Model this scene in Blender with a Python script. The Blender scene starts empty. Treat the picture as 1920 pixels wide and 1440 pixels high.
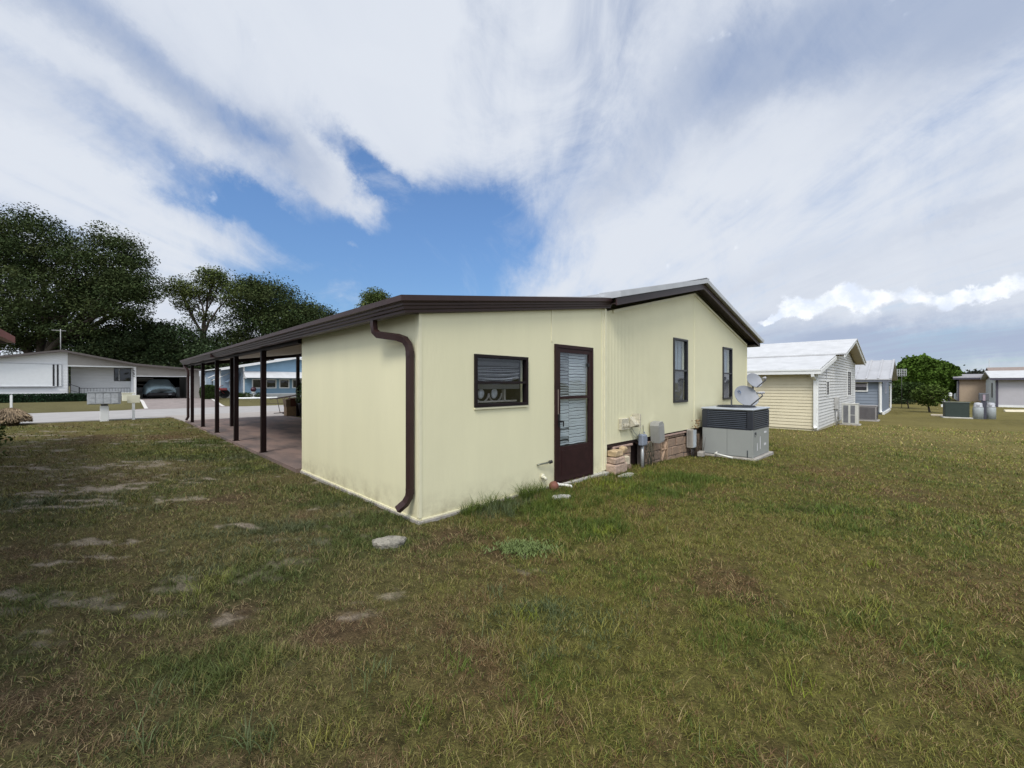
import bpy, math, random
import numpy as np
from mathutils import Vector, Matrix
R = math.radians
S = bpy.context.scene
COL = S.collection

# ------------------------------------------------------------------ camera
cam = bpy.data.cameras.new('camera'); cam_o = bpy.data.objects.new('camera', cam); COL.objects.link(cam_o)
cam.sensor_width = 36; cam.lens = 775/1920*36; cam.clip_start = .05; cam.clip_end = 6000
cam_o.location = (0, 0, 1.5); cam_o.rotation_euler = (R(90), 0, 0)
S.camera = cam_o
S.view_settings.view_transform = 'Standard'; S.view_settings.look = 'None'
S.view_settings.gamma = 1; S.view_settings.exposure = .22
SUN_EL, SUN_AZ = R(54), R(196)          # azimuth clockwise from +Y

# ------------------------------------------------------------------ world: Nishita sky under layered cloud
def pdir(u, v):
    return Vector(((u-960)/775, 1, (720-v)/775)).normalized()
w = bpy.data.worlds.new('World'); S.world = w; w.use_nodes = True
NT = w.node_tree; NT.nodes.clear()
def nd(t, **k):
    n = NT.nodes.new(t)
    for a, b in k.items(): setattr(n, a, b)
    return n
def lk(a, b): NT.links.new(a, b)
def setin(sock, v):
    if isinstance(v, bpy.types.NodeSocket): lk(v, sock)
    else: sock.default_value = v
def M(op, a, b=0.0, c=None, clamp=False):
    n = nd('ShaderNodeMath', operation=op, use_clamp=clamp)
    setin(n.inputs[0], a); setin(n.inputs[1], b)
    if c is not None: setin(n.inputs[2], c)
    return n.outputs[0]
def VM(op, a, b=None, out=0, scale=None):
    n = nd('ShaderNodeVectorMath', operation=op)
    setin(n.inputs[0], a)
    if b is not None: setin(n.inputs[1], b)
    if scale is not None: setin(n.inputs['Scale'], scale)
    return n.outputs[out]
def SS(x, lo, hi, a=0.0, b=1.0):
    n = nd('ShaderNodeMapRange', interpolation_type='SMOOTHSTEP')
    setin(n.inputs[0], x); n.inputs[1].default_value = lo; n.inputs[2].default_value = hi
    n.inputs[3].default_value = a; n.inputs[4].default_value = b
    return n.outputs[0]
def NZ(vec, scale, detail=5, rough=.55, dist=0.0, out=0):
    n = nd('ShaderNodeTexNoise'); setin(n.inputs['Vector'], vec)
    n.inputs['Scale'].default_value = scale; n.inputs['Detail'].default_value = detail
    n.inputs['Roughness'].default_value = rough; n.inputs['Distortion'].default_value = dist
    return n.outputs[out]
D0 = nd('ShaderNodeTexCoord').outputs['Generated']
sep = nd('ShaderNodeSeparateXYZ'); lk(D0, sep.inputs[0])
dx, dy, dz = sep.outputs
wn = VM('SUBTRACT', NZ(D0, 2.2, 3, .5, out=1), (.5, .5, .5)); wf = VM('SUBTRACT', NZ(D0, 8, 8, .68, out=1), (.5, .5, .5))
D1 = VM('ADD', VM('ADD', D0, VM('SCALE', wn, scale=.12)), VM('SCALE', wf, scale=.11))            # softly warped direction
wn2 = VM('SUBTRACT', NZ(D0, 13, 8, .66, out=1), (.5, .5, .5))
D2 = VM('ADD', D0, VM('SCALE', wn2, scale=.075))          # crisper warp
def blob(D, u, v, ru, rv, rot=0, soft=1.0):
    c = pdir(u, v)
    e1 = (pdir(u+ru*math.cos(R(rot)), v+ru*math.sin(R(rot)))-c)
    e2 = (pdir(u-rv*math.sin(R(rot)), v+rv*math.cos(R(rot)))-c)
    s1, s2 = e1.length, e2.length; e1.normalize(); e2.normalize()
    rel = VM('SUBTRACT', D, tuple(c))
    p = VM('DOT_PRODUCT', rel, tuple(e1/s1), out=1); q = VM('DOT_PRODUCT', rel, tuple(e2/s2), out=1)
    r2 = M('MULTIPLY_ADD', p, p, M('MULTIPLY', q, q))
    f = VM('DOT_PRODUCT', D, tuple(c), out=1)
    g = M('EXPONENT', M('MULTIPLY', M('POWER', r2, 1.3), -.72*soft), 0.0)
    return M('MULTIPLY', g, M('GREATER_THAN', f, 0.0))
def acc(D, L):
    s = None
    for (u, v, ru, rv, rot, wt) in L:
        b = M('MULTIPLY', blob(D, u, v, ru, rv, rot), wt)
        s = b if s is None else M('ADD', s, b)
    return s
# streaky cloud noise on a plane overhead
inv = M('DIVIDE', 1.0, M('ADD', M('MAXIMUM', dz, 0.0), .07))
pc = nd('ShaderNodeCombineXYZ'); setin(pc.inputs[0], M('MULTIPLY', dx, inv)); setin(pc.inputs[1], M('MULTIPLY', dy, inv)); pc.inputs[2].default_value = 0
mp = nd('ShaderNodeMapping'); lk(pc.outputs[0], mp.inputs[0])
mp.inputs['Rotation'].default_value = (0, 0, R(4)); mp.inputs['Scale'].default_value = (1.0, .17, 1)
streak = NZ(mp.outputs[0], 1.5, 8, .55, .45)
fine = NZ(mp.outputs[0], 5.0, 8, .60, .5)
isoz = NZ(pc.outputs[0], .9, 7, .55, .6)
holes = acc(D1, [
 (470, 408, 205, 32, 14, .88), (740, 488, 168, 76, 12, 1.1), (890, 440, 125, 62, 0, .95),
 (330, 150, 330, 30, 31, .38), (520, 275, 110, 30, 34, .40), (335, 310, 240, 28, 24, .46), (590, 575, 130, 44, 20, .95), (760, 560, 160, 40, 0, .6), (620, 400, 120, 22, 25, .5), (960, 470, 90, 70, 0, .45),
 (1080, 330, 200, 50, -24, .30)])
hole2 = acc(D2, [(705, 330, 105, 30, 40, 1.7), (850, 400, 110, 40, 15, .5), (740, 520, 190, 60, 0, .5), (440, 420, 180, 26, 8, .4)])
wisp = acc(D2, [(600, 330, 60, 34, 70, .55), (665, 400, 110, 22, 35, .45), (755, 400, 40, 12, 20, .5), (660, 460, 18, 9, 0, .8), (745, 515, 30, 9, -5, .7), (880, 490, 18, 8, 0, .5)])
dn = NZ(D0, 4.2, 10, .66, .8)
nz1 = M('SUBTRACT', M('ADD', M('MULTIPLY', streak, .9), M('MULTIPLY', fine, .5)), .70)
nz2 = M('SUBTRACT', dn, .5)
blue = M('SUBTRACT', M('ADD', M('ADD', holes, hole2), M('ADD', M('MULTIPLY', nz1, -1.9), M('MULTIPLY', nz2, -1.5))), wisp)
cover = M('MAXIMUM', M('SUBTRACT', 1.0, SS(blue, -.15, 1.22)), M('MULTIPLY', SS(dn, .50, .78), .5))
# cumulus puffs low on the right
puff = acc(D2, [(1500, 580, 55, 20, -12, 1.0), (1575, 548, 48, 20, 0, 1.0), (1660, 560, 90, 17, 2, 1.0), (1790, 565, 90, 15, -8, .9), (1880, 540, 70, 22, -10, .8), (1440, 597, 45, 7, 0, .8)])
puffm = SS(M('ADD', puff, M('ADD', M('MULTIPLY', M('SUBTRACT', NZ(D0, 13, 3, .5), .5), 2.2), M('MULTIPLY', M('SUBTRACT', NZ(D0, 34, 8, .6), .5), .9))), .45, .95)
# brightness of the cloud
grey = acc(D1, [(1560, 70, 330, 95, 8, .95), (1800, 120, 300, 60, -20, .30), (1190, 315, 230, 60, -27, .60), (1740, 655, 420, 46, 0, .95), (1830, 290, 120, 26, -14, .25), (1850, 400, 150, 18, -20, .22),
 (1250, 45, 120, 60, 30, .15), (480, 260, 220, 60, 30, .25), (240, 120, 300, 40, 31, .55), (560, 290, 90, 50, 30, .4), (330, 310, 230, 34, 24, .35), (1500, 500, 250, 30, -12, .18), (1400, 640, 200, 30, 0, .35)])
brt = acc(D1, [(1000, 220, 330, 170, 20, .30), (90, 330, 220, 42, 12, .55), (330, 480, 210, 30, 24, .55), (180, 190, 260, 40, 25, .15), (1100, 500, 300, 45, -20, .30), (1500, 400, 400, 60, -20, .18), (760, 115, 80, 20, 10, .35)])
gm = M('ADD', M('SUBTRACT', grey, brt), M('MULTIPLY', M('SUBTRACT', M('ADD', M('MULTIPLY', isoz, .22), M('ADD', M('MULTIPLY', streak, .5), M('MULTIPLY', fine, .28))), .5), 1.7))
gf = SS(gm, -.22, 1.0)
def mixc(f, a, b):
    n = nd('ShaderNodeMix', data_type='RGBA'); setin(n.inputs[0], f)
    setin(n.inputs[6], a); setin(n.inputs[7], b); return n.outputs[2]
K = 10.0
ccol = mixc(gf, (.635*K, .675*K, .745*K, 1), (.36*K, .425*K, .56*K, 1))
# unseen brighter cloud high above and behind, around the sun, added to light the walls
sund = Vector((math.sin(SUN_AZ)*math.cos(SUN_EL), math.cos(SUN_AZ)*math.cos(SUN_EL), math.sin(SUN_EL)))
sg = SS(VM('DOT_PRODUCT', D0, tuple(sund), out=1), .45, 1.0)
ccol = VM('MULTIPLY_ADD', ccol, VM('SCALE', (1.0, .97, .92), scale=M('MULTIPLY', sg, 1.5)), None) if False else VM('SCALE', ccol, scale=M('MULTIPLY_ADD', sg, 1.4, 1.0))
sky = nd('ShaderNodeTexSky', sky_type='NISHITA'); sky.sun_disc = False
sky.sun_elevation = SUN_EL; sky.sun_rotation = SUN_AZ; sky.air_density = 1.0; sky.dust_density = .6; sky.ozone_density = 2.0
skc = VM('SCALE', VM('MULTIPLY', sky.outputs[0], (.86, 1.06, 1.26)), scale=SS(dz, .02, .45, .75, 1.12))
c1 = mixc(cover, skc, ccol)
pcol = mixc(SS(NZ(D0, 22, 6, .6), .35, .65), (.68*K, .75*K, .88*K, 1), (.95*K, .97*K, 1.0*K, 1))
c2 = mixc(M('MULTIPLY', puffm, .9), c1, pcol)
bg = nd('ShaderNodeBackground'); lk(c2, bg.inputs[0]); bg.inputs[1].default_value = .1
lk(bg.outputs[0], nd('ShaderNodeOutputWorld').inputs[0])

# ------------------------------------------------------------------ sun (veiled by cloud, so very soft)
sl = bpy.data.lights.new('sun', 'SUN'); sl.energy = 2.0; sl.angle = R(18); sl.color = (1, .94, .84)
so = bpy.data.objects.new('sun', sl); COL.objects.link(so)
so.rotation_euler = (sund).to_track_quat('Z', 'Y').to_euler()

# ------------------------------------------------------------------ frame of the lots (a: along the back wall, b: towards the street)
C0 = (-1.004, 4.471); TH = math.atan2(.7048, .7094); CT, ST = math.cos(TH), math.sin(TH)
def H(a, b, z=0): return Vector((C0[0]+a*CT-b*ST, C0[1]+a*ST+b*CT, z))
def AB(x, y): return (x-C0[0])*CT+(y-C0[1])*ST, -(x-C0[0])*ST+(y-C0[1])*CT
def smooth(t): t = np.clip(t, 0, 1); return t*t*(3-2*t)
def gz(x, y):
    a, b = AB(np.asarray(x, float), np.asarray(y, float))
    za = np.interp(a, [3, 6.6, 14, 26, 45], [0, -.13, -.27, -.45, -.6])*smooth((19-b)/8)
    return za + .38*smooth((b-28.4)/5)
def gzab(a, b): p = H(a, b); return float(gz(p.x, p.y))

# ------------------------------------------------------------------ value noise for the lawn
rng = np.random.default_rng(7); random.seed(7)
_T = rng.random((256, 256))
def vn(x, y, s, o=0):
    x = np.asarray(x)*s+37.3*o+500; y = np.asarray(y)*s+11.7*o+500
    xi = np.floor(x).astype(int); yi = np.floor(y).astype(int); fx = smooth(x-xi); fy = smooth(y-yi)
    g = lambda i, j: _T[i % 256, j % 256]
    return (g(xi, yi)*(1-fx)+g(xi+1, yi)*fx)*(1-fy)+(g(xi, yi+1)*(1-fx)+g(xi+1, yi+1)*fx)*fy
def fbm(x, y, s, o=0, n=4):
    t = 0; a = .5; k = 0
    for i in range(n): t = t+a*vn(x, y, s*2**i, o+i*3); k += a; a *= .55
    return t/k

# ------------------------------------------------------------------ materials
MATS = {}
def mat(name, col, rough=.7, metal=0, noise=.12, nscale=6, bump=0, bscale=40, spec=.4, stretch=None, attr=None, col2=None, wave=None, mix_lo=.4, mix_hi=.65):
    if name in MATS: return MATS[name]
    m = bpy.data.materials.new(name); m.use_nodes = True; t = m.node_tree; t.nodes.clear(); MATS[name] = m
    n = t.nodes.new; L = t.links.new
    o = n('ShaderNodeOutputMaterial'); p = n('ShaderNodeBsdfPrincipled'); L(p.outputs[0], o.inputs[0])
    p.inputs['Roughness'].default_value = rough; p.inputs['Metallic'].default_value = metal; p.inputs['Specular IOR Level'].default_value = spec
    tc = n('ShaderNodeTexCoord').outputs['Object']
    if stretch:
        mpp = n('ShaderNodeMapping'); L(tc, mpp.inputs[0]); mpp.inputs['Scale'].default_value = stretch; tc2 = mpp.outputs[0]
    else: tc2 = tc
    nz = n('ShaderNodeTexNoise'); L(tc2, nz.inputs[0]); nz.inputs['Scale'].default_value = nscale; nz.inputs['Detail'].default_value = 6; nz.inputs['Roughness'].default_value = .6
    c = col if len(col) == 4 else (*col, 1)
    mx = n('ShaderNodeMix'); mx.data_type = 'RGBA'
    if col2 is None:
        mr = n('ShaderNodeMapRange'); L(nz.outputs[0], mr.inputs[0]); mr.inputs[1].default_value = .3; mr.inputs[2].default_value = .7
        L(mr.outputs[0], mx.inputs[0])
        mx.inputs[6].default_value = tuple(x*(1-noise) for x in c[:3])+(1,); mx.inputs[7].default_value = tuple(min(1, x*(1+noise)) for x in c[:3])+(1,)
    else:
        mr = n('ShaderNodeMapRange'); L(nz.outputs[0], mr.inputs[0]); mr.inputs[1].default_value = mix_lo; mr.inputs[2].default_value = mix_hi
        L(mr.outputs[0], mx.inputs[0]); mx.inputs[6].default_value = c; mx.inputs[7].default_value = (*col2, 1)
    out = mx.outputs[2]
    if attr:
        at = n('ShaderNodeAttribute'); at.attribute_name = attr
        mm = n('ShaderNodeMix'); mm.data_type = 'RGBA'; mm.blend_type = 'MULTIPLY'; mm.inputs[0].default_value = 1
        L(out, mm.inputs[6]); L(at.outputs['Color'], mm.inputs[7]); out = mm.outputs[2]
    L(out, p.inputs['Base Color'])
    hgt = None
    if bump:
        n2 = n('ShaderNodeTexNoise'); L(tc2, n2.inputs[0]); n2.inputs['Scale'].default_value = bscale; n2.inputs['Detail'].default_value = 4
        b = n('ShaderNodeBump'); b.inputs['Strength'].default_value = min(1, bump); b.inputs['Distance'].default_value = .01*max(1, bump); L(n2.outputs[0], b.inputs['Height']); L(b.outputs[0], p.inputs['Normal']); hgt = b
    if wave:
        axis, sc, dist = wave
        wv = n('ShaderNodeTexWave'); L(tc, wv.inputs[0]); wv.bands_direction = axis; wv.inputs['Scale'].default_value = sc; wv.wave_profile = 'SIN'
        pw = n('ShaderNodeMath'); pw.operation = 'POWER'; L(wv.outputs['Fac'], pw.inputs[0]); pw.inputs[1].default_value = .35
        b = n('ShaderNodeBump'); b.inputs['Strength'].default_value = 1; b.inputs['Distance'].default_value = dist; L(pw.outputs[0], b.inputs['Height'])
        if hgt: L(hgt.outputs[0], b.inputs['Normal'])
        L(b.outputs[0], p.inputs['Normal'])
    return m
def glass(name='window_glass', tint=(.86, .88, .88), refl=.035, trans=True):
    if name in MATS: return MATS[name]
    m = bpy.data.materials.new(name); m.use_nodes = True; t = m.node_tree; t.nodes.clear(); MATS[name] = m
    n = t.nodes.new; L = t.links.new
    o = n('ShaderNodeOutputMaterial'); ms = n('ShaderNodeMixShader'); tr = n('ShaderNodeBsdfTransparent'); gl = n('ShaderNodeBsdfGlossy')
    tr.inputs[0].default_value = (*tint, 1); gl.inputs['Roughness'].default_value = .04; gl.inputs[0].default_value = (.95, .97, 1, 1)
    lw = n('ShaderNodeLayerWeight'); lw.inputs[0].default_value = .5; pw = n('ShaderNodeMath'); pw.operation = 'POWER'; L(lw.outputs['Facing'], pw.inputs[0]); pw.inputs[1].default_value = 4; ad = n('ShaderNodeMath'); ad.operation = 'MULTIPLY_ADD'; ad.use_clamp = True; L(pw.outputs[0], ad.inputs[0]); ad.inputs[1].default_value = .5; ad.inputs[2].default_value = refl
    nz = n('ShaderNodeTexNoise'); nz.inputs['Scale'].default_value = 1.7; b = n('ShaderNodeBump'); b.inputs['Distance'].default_value = .02; b.inputs['Strength'].default_value = .5
    L(n('ShaderNodeTexCoord').outputs['Object'], nz.inputs[0]); L(nz.outputs[0], b.inputs['Height']); L(b.outputs[0], gl.inputs['Normal'])
    L(ad.outputs[0], ms.inputs[0]); L(tr.outputs[0], ms.inputs[1]); L(gl.outputs[0], ms.inputs[2]); L(ms.outputs[0], o.inputs[0])
    return m
YEL = (.775, .74, .505)
siding_y = mat('painted_panel_yellow', YEL, .55, noise=.032, nscale=1.6, bump=.25, bscale=14, stretch=(1.4, 1.4, .3))
def add_dirt(m, z0=.0, z1=.35, amt=.35):                 # soil splash stains low on a wall
    t = m.node_tree; n = t.nodes.new; L = t.links.new
    p = [x for x in t.nodes if x.type == 'BSDF_PRINCIPLED'][0]; src = p.inputs['Base Color'].links[0].from_socket
    tc = n('ShaderNodeTexCoord'); sp = n('ShaderNodeSeparateXYZ'); L(tc.outputs['Object'], sp.inputs[0])
    nz = n('ShaderNodeTexNoise'); nz.inputs['Scale'].default_value = 5; nz.inputs['Detail'].default_value = 8; nz.inputs['Roughness'].default_value = .7; L(tc.outputs['Object'], nz.inputs[0])
    mr = n('ShaderNodeMapRange'); L(sp.outputs[2], mr.inputs[0]); mr.inputs[1].default_value = z1; mr.inputs[2].default_value = z0; mr.clamp = True
    ml = n('ShaderNodeMath'); ml.operation = 'MULTIPLY'; L(mr.outputs[0], ml.inputs[0])
    m2 = n('ShaderNodeMapRange'); L(nz.outputs[0], m2.inputs[0]); m2.inputs[1].default_value = .42; m2.inputs[2].default_value = .72; m2.inputs[3].default_value = .1
    L(m2.outputs[0], ml.inputs[1]); m3 = n('ShaderNodeMath'); m3.operation = 'MULTIPLY'; L(ml.outputs[0], m3.inputs[0]); m3.inputs[1].default_value = amt*2; m3.use_clamp = True
    mx = n('ShaderNodeMix'); mx.data_type = 'RGBA'; L(m3.outputs[0], mx.inputs[0]); L(src, mx.inputs[6]); mx.inputs[7].default_value = (.27, .22, .13, 1)
    L(mx.outputs[2], p.inputs['Base Color'])
add_dirt(siding_y)
siding_y2 = mat('painted_ribbed_yellow', YEL, .55, noise=.035, nscale=1.2, bump=.2, bscale=14, wave=('X', 6.5, .006))
brown = mat('brown_metal', (.038, .019, .018), .42, noise=.15, nscale=5, bump=.1)
brown_d = mat('dark_brown_paint', (.028, .011, .011), .5, noise=.25, nscale=8, spec=.22)
brown_soffit = mat('brown_soffit_paint', (.028, .018, .015), .7, noise=.2, nscale=5, wave=('X', 5, .004))
post_m = mat('post_brown_black', (.012, .006, .006), .5, noise=.25, nscale=7, spec=.15)
roof_metal = mat('aluminium_roof', (.50, .51, .52), .38, .35, noise=.1, nscale=3)
roof_white = mat('white_roof_coating', (.50, .505, .51), .7, noise=.1, nscale=2)
ceil_m = mat('carport_ceiling_paint', (.55, .51, .44), .6, noise=.06, nscale=3, wave=('Y', 3, .004))
white_p = mat('white_paint', (.74, .75, .74), .5, noise=.05, nscale=3)
cream_p = mat('cream_paint', (.66, .64, .50), .5, noise=.06, nscale=5)
black_m = mat('black_metal', (.018, .018, .02), .4, noise=.2)
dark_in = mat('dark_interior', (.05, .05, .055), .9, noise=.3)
dkglass = glass('dark_window_glass', (.5, .52, .54), .05)
glass_m = glass()
conc = mat('weathered_concrete', (.33, .31, .28), .9, noise=.25, nscale=9, bump=.5, bscale=60)

# ------------------------------------------------------------------ mesh builder
class MB:
    def __init__(s): s.v = []; s.f = []; s.mi = []; s.sm = []
    def add(s, vs, fs, T=None, mi=0, smooth=False):
        o = len(s.v)
        for p in vs:
            p = Vector(p); s.v.append(tuple(T @ p if T else p))
        for f in fs: s.f.append(tuple(o+i for i in f)); s.mi.append(mi); s.sm.append(smooth)
        return s
    def box(s, x0, x1, y0, y1, z0, z1, T=None, mi=0, bev=0):
        if bev:
            bev = min(bev, abs(x1-x0)*.45, abs(y1-y0)*.45, abs(z1-z0)*.45)
            vs = []; X = (x0, x1); Y = (y0, y1); Z = (z0, z1)
            idx = {}
            for i in (0, 1):
                for j in (0, 1):
                    for k in (0, 1):
                        for ax in range(3):
                            q = [X[i], Y[j], Z[k]]
                            for b2 in range(3):
                                if b2 != ax: q[b2] += bev*(1 if (i, j, k)[b2] == 0 else -1)
                            idx[(i, j, k, ax)] = len(vs); vs.append(q)
            F = []
            g = lambda i, j, k, a: idx[(i, j, k, a)]
            for i in (0, 1): F.append([g(i, 0, 0, 0), g(i, 1, 0, 0), g(i, 1, 1, 0), g(i, 0, 1, 0)])
            for j in (0, 1): F.append([g(0, j, 0, 1), g(1, j, 0, 1), g(1, j, 1, 1), g(0, j, 1, 1)])
            for k in (0, 1): F.append([g(0, 0, k, 2), g(1, 0, k, 2), g(1, 1, k, 2), g(0, 1, k, 2)])
            for i in (0, 1):
                for j in (0, 1): F.append([g(i, j, 0, 0), g(i, j, 1, 0), g(i, j, 1, 1), g(i, j, 0, 1)])
                for k in (0, 1): F.append([g(i, 0, k, 0), g(i, 1, k, 0), g(i, 1, k, 2), g(i, 0, k, 2)])
            for j in (0, 1):
                for k in (0, 1): F.append([g(0, j, k, 1), g(1, j, k, 1), g(1, j, k, 2), g(0, j, k, 2)])
            for i in (0, 1):
                for j in (0, 1):
                    for k in (0, 1): F.append([g(i, j, k, 0), g(i, j, k, 1), g(i, j, k, 2)])
            cen = Vector(((x0+x1)/2, (y0+y1)/2, (z0+z1)/2)); G = []
            for f in F:
                a, b, c = (Vector(vs[q]) for q in f[:3]); nn = (b-a).cross(c-a); m = sum((Vector(vs[q]) for q in f), Vector())/len(f)
                G.append(f if nn.dot(m-cen) > 0 else f[::-1])
            return s.add(vs, G, T, mi)
        return s.add([(x0, y0, z0), (x1, y0, z0), (x1, y1, z0), (x0, y1, z0), (x0, y0, z1), (x1, y0, z1), (x1, y1, z1), (x0, y1, z1)],
                     [(0, 3, 2, 1), (4, 5, 6, 7), (0, 1, 5, 4), (1, 2, 6, 5), (2, 3, 7, 6), (3, 0, 4, 7)], T, mi)
    def prism(s, poly, c0, c1, plane='xz', T=None, mi=0):
        """polygon in a plane extruded along the remaining axis from c0 to c1"""
        def P(p, c): return {'xz': (p[0], c, p[1]), 'yz': (c, p[0], p[1]), 'xy': (p[0], p[1], c)}[plane]
        n = len(poly); vs = [P(p, c0) for p in poly]+[P(p, c1) for p in poly]
        fs = [tuple(range(n)), tuple(range(2*n-1, n-1, -1))]+[(i, i+n, (i+1) % n+n, (i+1) % n) for i in range(n)]
        ar = sum(poly[i][0]*poly[(i+1) % n][1]-poly[(i+1) % n][0]*poly[i][1] for i in range(n))
        flip = (ar < 0) ^ (c1 < c0) ^ (plane != 'xz')
        if flip: fs = [f[::-1] for f in fs]
        return s.add(vs, fs, T, mi)
    def tube(s, pts, r, n=10, T=None, mi=0, cap=True, rect=None):
        pts = [Vector(p) for p in pts]; rr = r if isinstance(r, (list, tuple)) else [r]*len(pts)
        o = len(s.v); vs = []; prev = None
        for i, p in enumerate(pts):
            d = (pts[min(i+1, len(pts)-1)]-pts[max(i-1, 0)]).normalized()
            if prev is None:
                u = d.orthogonal().normalized() if abs(d.z) < .95 else Vector((1, 0, 0))
            else: u = prev
            u = (u-d*u.dot(d)).normalized(); prev = u; w_ = d.cross(u)
            if rect:
                for (cu, cw) in ((1, 1), (-1, 1), (-1, -1), (1, -1)): vs.append(p+u*cu*rect[0]/2+w_*cw*rect[1]/2)
            else:
                for k in range(n): a = 2*math.pi*k/n; vs.append(p+(u*math.cos(a)+w_*math.sin(a))*rr[i])
        m = 4 if rect else n; fs = []
        for i in range(len(pts)-1):
            for k in range(m): fs.append((i*m+k, i*m+(k+1) % m, (i+1)*m+(k+1) % m, (i+1)*m+k))
        if cap: fs += [tuple(range(m-1, -1, -1)), tuple((len(pts)-1)*m+k for k in range(m))]
        return s.add(vs, fs, T, mi, smooth=not rect)
    def lathe(s, prof, n=24, T=None, mi=0, smooth=True):
        vs = []; fs = []
        for (r, z) in prof:
            for k in range(n): a = 2*math.pi*k/n; vs.append((r*math.cos(a), r*math.sin(a), z))
        for i in range(len(prof)-1):
            for k in range(n): fs.append((i*n+k, i*n+(k+1) % n, (i+1)*n+(k+1) % n, (i+1)*n+k))
        fs.append(tuple(range(n-1, -1, -1))); fs.append(tuple((len(prof)-1)*n+k for k in range(n)))
        return s.add(vs, fs, T, mi, smooth)
    def build(s, name, m, parent=None, label=None):
        me = bpy.data.meshes.new(name); me.from_pydata(s.v, [], s.f)
        for x in (m if isinstance(m, (list, tuple)) else [m]): me.materials.append(x)
        me.polygons.foreach_set('material_index', s.mi); me.polygons.foreach_set('use_smooth', s.sm); me.update()
        o = bpy.data.objects.new(name, me); COL.objects.link(o)
        if parent: o.parent = parent
        if label: o['label'] = label
        return o
def tag(o, label=None, cat=None, group=None, kind=None):
    if label: o['label'] = label
    if cat: o['category'] = cat
    if group: o['group'] = group
    if kind: o['kind'] = kind
    return o
def thing(name, label, cat, a, b, z=None, rot=0, group=None):
    o = bpy.data.objects.new(name, None); COL.objects.link(o); o.empty_display_size = .2
    o.location = H(a, b, gzab(a, b) if z is None else z); o.rotation_euler = (0, 0, TH+R(rot))
    return tag(o, label, cat, group)
def copy_tree(o, parent=None):
    c = o.copy(); COL.objects.link(c); c.parent = parent
    for ch in list(o.children): copy_tree(ch, c)
    return c
def wall(mb, P, xs, top, z0, openings, t=.1, mi=0):
    """wall face with openings; P(s, d, z) -> xyz, d = depth inwards; top(s) = wall top"""
    cuts = sorted(set(xs+[o[0] for o in openings]+[o[1] for o in openings]))
    for x0, x1 in zip(cuts, cuts[1:]):
        zz = z0; spans = []
        for o in sorted([o for o in openings if o[0] <= x0+1e-6 and o[1] >= x1-1e-6], key=lambda q: q[2]):
            if o[2] > zz+1e-4: spans.append((zz, zz, o[2], o[2]))
            zz = o[3]
        spans.append((zz, zz, top(x0), top(x1)))
        for (a0, a1, b0, b1) in spans:
            for d in (0, t): mb.add([P(x0, d, a0), P(x1, d, a1), P(x1, d, b1), P(x0, d, b0)], [(0, 1, 2, 3) if d == 0 else (3, 2, 1, 0)], mi=mi)
    for (a, b, c, d) in openings:
        for q in ([(a, 0, c), (a, 0, d), (a, t, d), (a, t, c)], [(b, 0, d), (b, 0, c), (b, t, c), (b, t, d)], [(a, 0, d), (b, 0, d), (b, t, d), (a, t, d)], [(b, 0, c), (a, 0, c), (a, t, c), (b, t, c)]):
            mb.add([P(*k) for k in q], [(0, 1, 2, 3)], mi=mi)
    xa, xb = cuts[0], cuts[-1]
    for x in (xa, xb): mb.add([P(x, 0, z0), P(x, 0, top(x)), P(x, t, top(x)), P(x, t, z0)], [(0, 1, 2, 3)], mi=mi)
    for x0, x1 in zip(cuts, cuts[1:]): mb.add([P(x0, 0, top(x0)), P(x1, 0, top(x1)), P(x1, t, top(x1)), P(x0, t, top(x0))], [(0, 1, 2, 3)], mi=mi)
def laps(mb, P, x0, x1, z0, top, step=.125, dep=.014, mi=0, x_of=None):
    """lap siding boards, outline from top(s); s range per board clipped by x_of(z)"""
    z = z0
    while z < top-1e-3:
        z1 = min(z+step, top); a, b = (x0, x1) if x_of is None else x_of(z, z1)
        if b-a > .05:
            a0, b0 = (a, b) if not isinstance(a, tuple) else (a, b)
            mb.add([P(a, -dep, z), P(b, -dep, z), P(b, 0, z1), P(a, 0, z1), P(a, 0, z), P(b, 0, z)], [(0, 1, 2, 3), (0, 4, 5, 1), (0, 3, 4), (1, 5, 2)], mi=mi)
        z = z1
def noisy(o, amt, sc=3.0):
    me = o.data; n = len(me.vertices); co = np.empty(n*3); me.vertices.foreach_get('co', co); co = co.reshape(-1, 3)
    co += (rng.random((n, 3))-.5)*amt; me.vertices.foreach_set('co', co.ravel()); me.update()
def npmesh(name, verts, faces_flat, loop_tot, material, parent=None, cols=None, smooth=False):
    me = bpy.data.meshes.new(name); me.vertices.add(len(verts)); me.vertices.foreach_set('co', np.ascontiguousarray(verts, dtype=np.float32).ravel())
    me.loops.add(len(faces_flat)); me.loops.foreach_set('vertex_index', faces_flat.astype(np.int32))
    me.polygons.add(len(loop_tot)); st = np.concatenate([[0], np.cumsum(loop_tot)[:-1]]).astype(np.int32)
    me.polygons.foreach_set('loop_start', st); me.update(calc_edges=True)
    if cols is not None:
        ca = me.color_attributes.new('tint', 'FLOAT_COLOR', 'POINT'); ca.data.foreach_set('color', np.ascontiguousarray(np.c_[cols, np.ones(len(cols))], dtype=np.float32).ravel())
    if smooth: me.polygons.foreach_set('use_smooth', np.ones(len(loop_tot), bool))
    me.materials.append(material); o = bpy.data.objects.new(name, me); COL.objects.link(o)
    if parent: o.parent = parent
    return o
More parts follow.
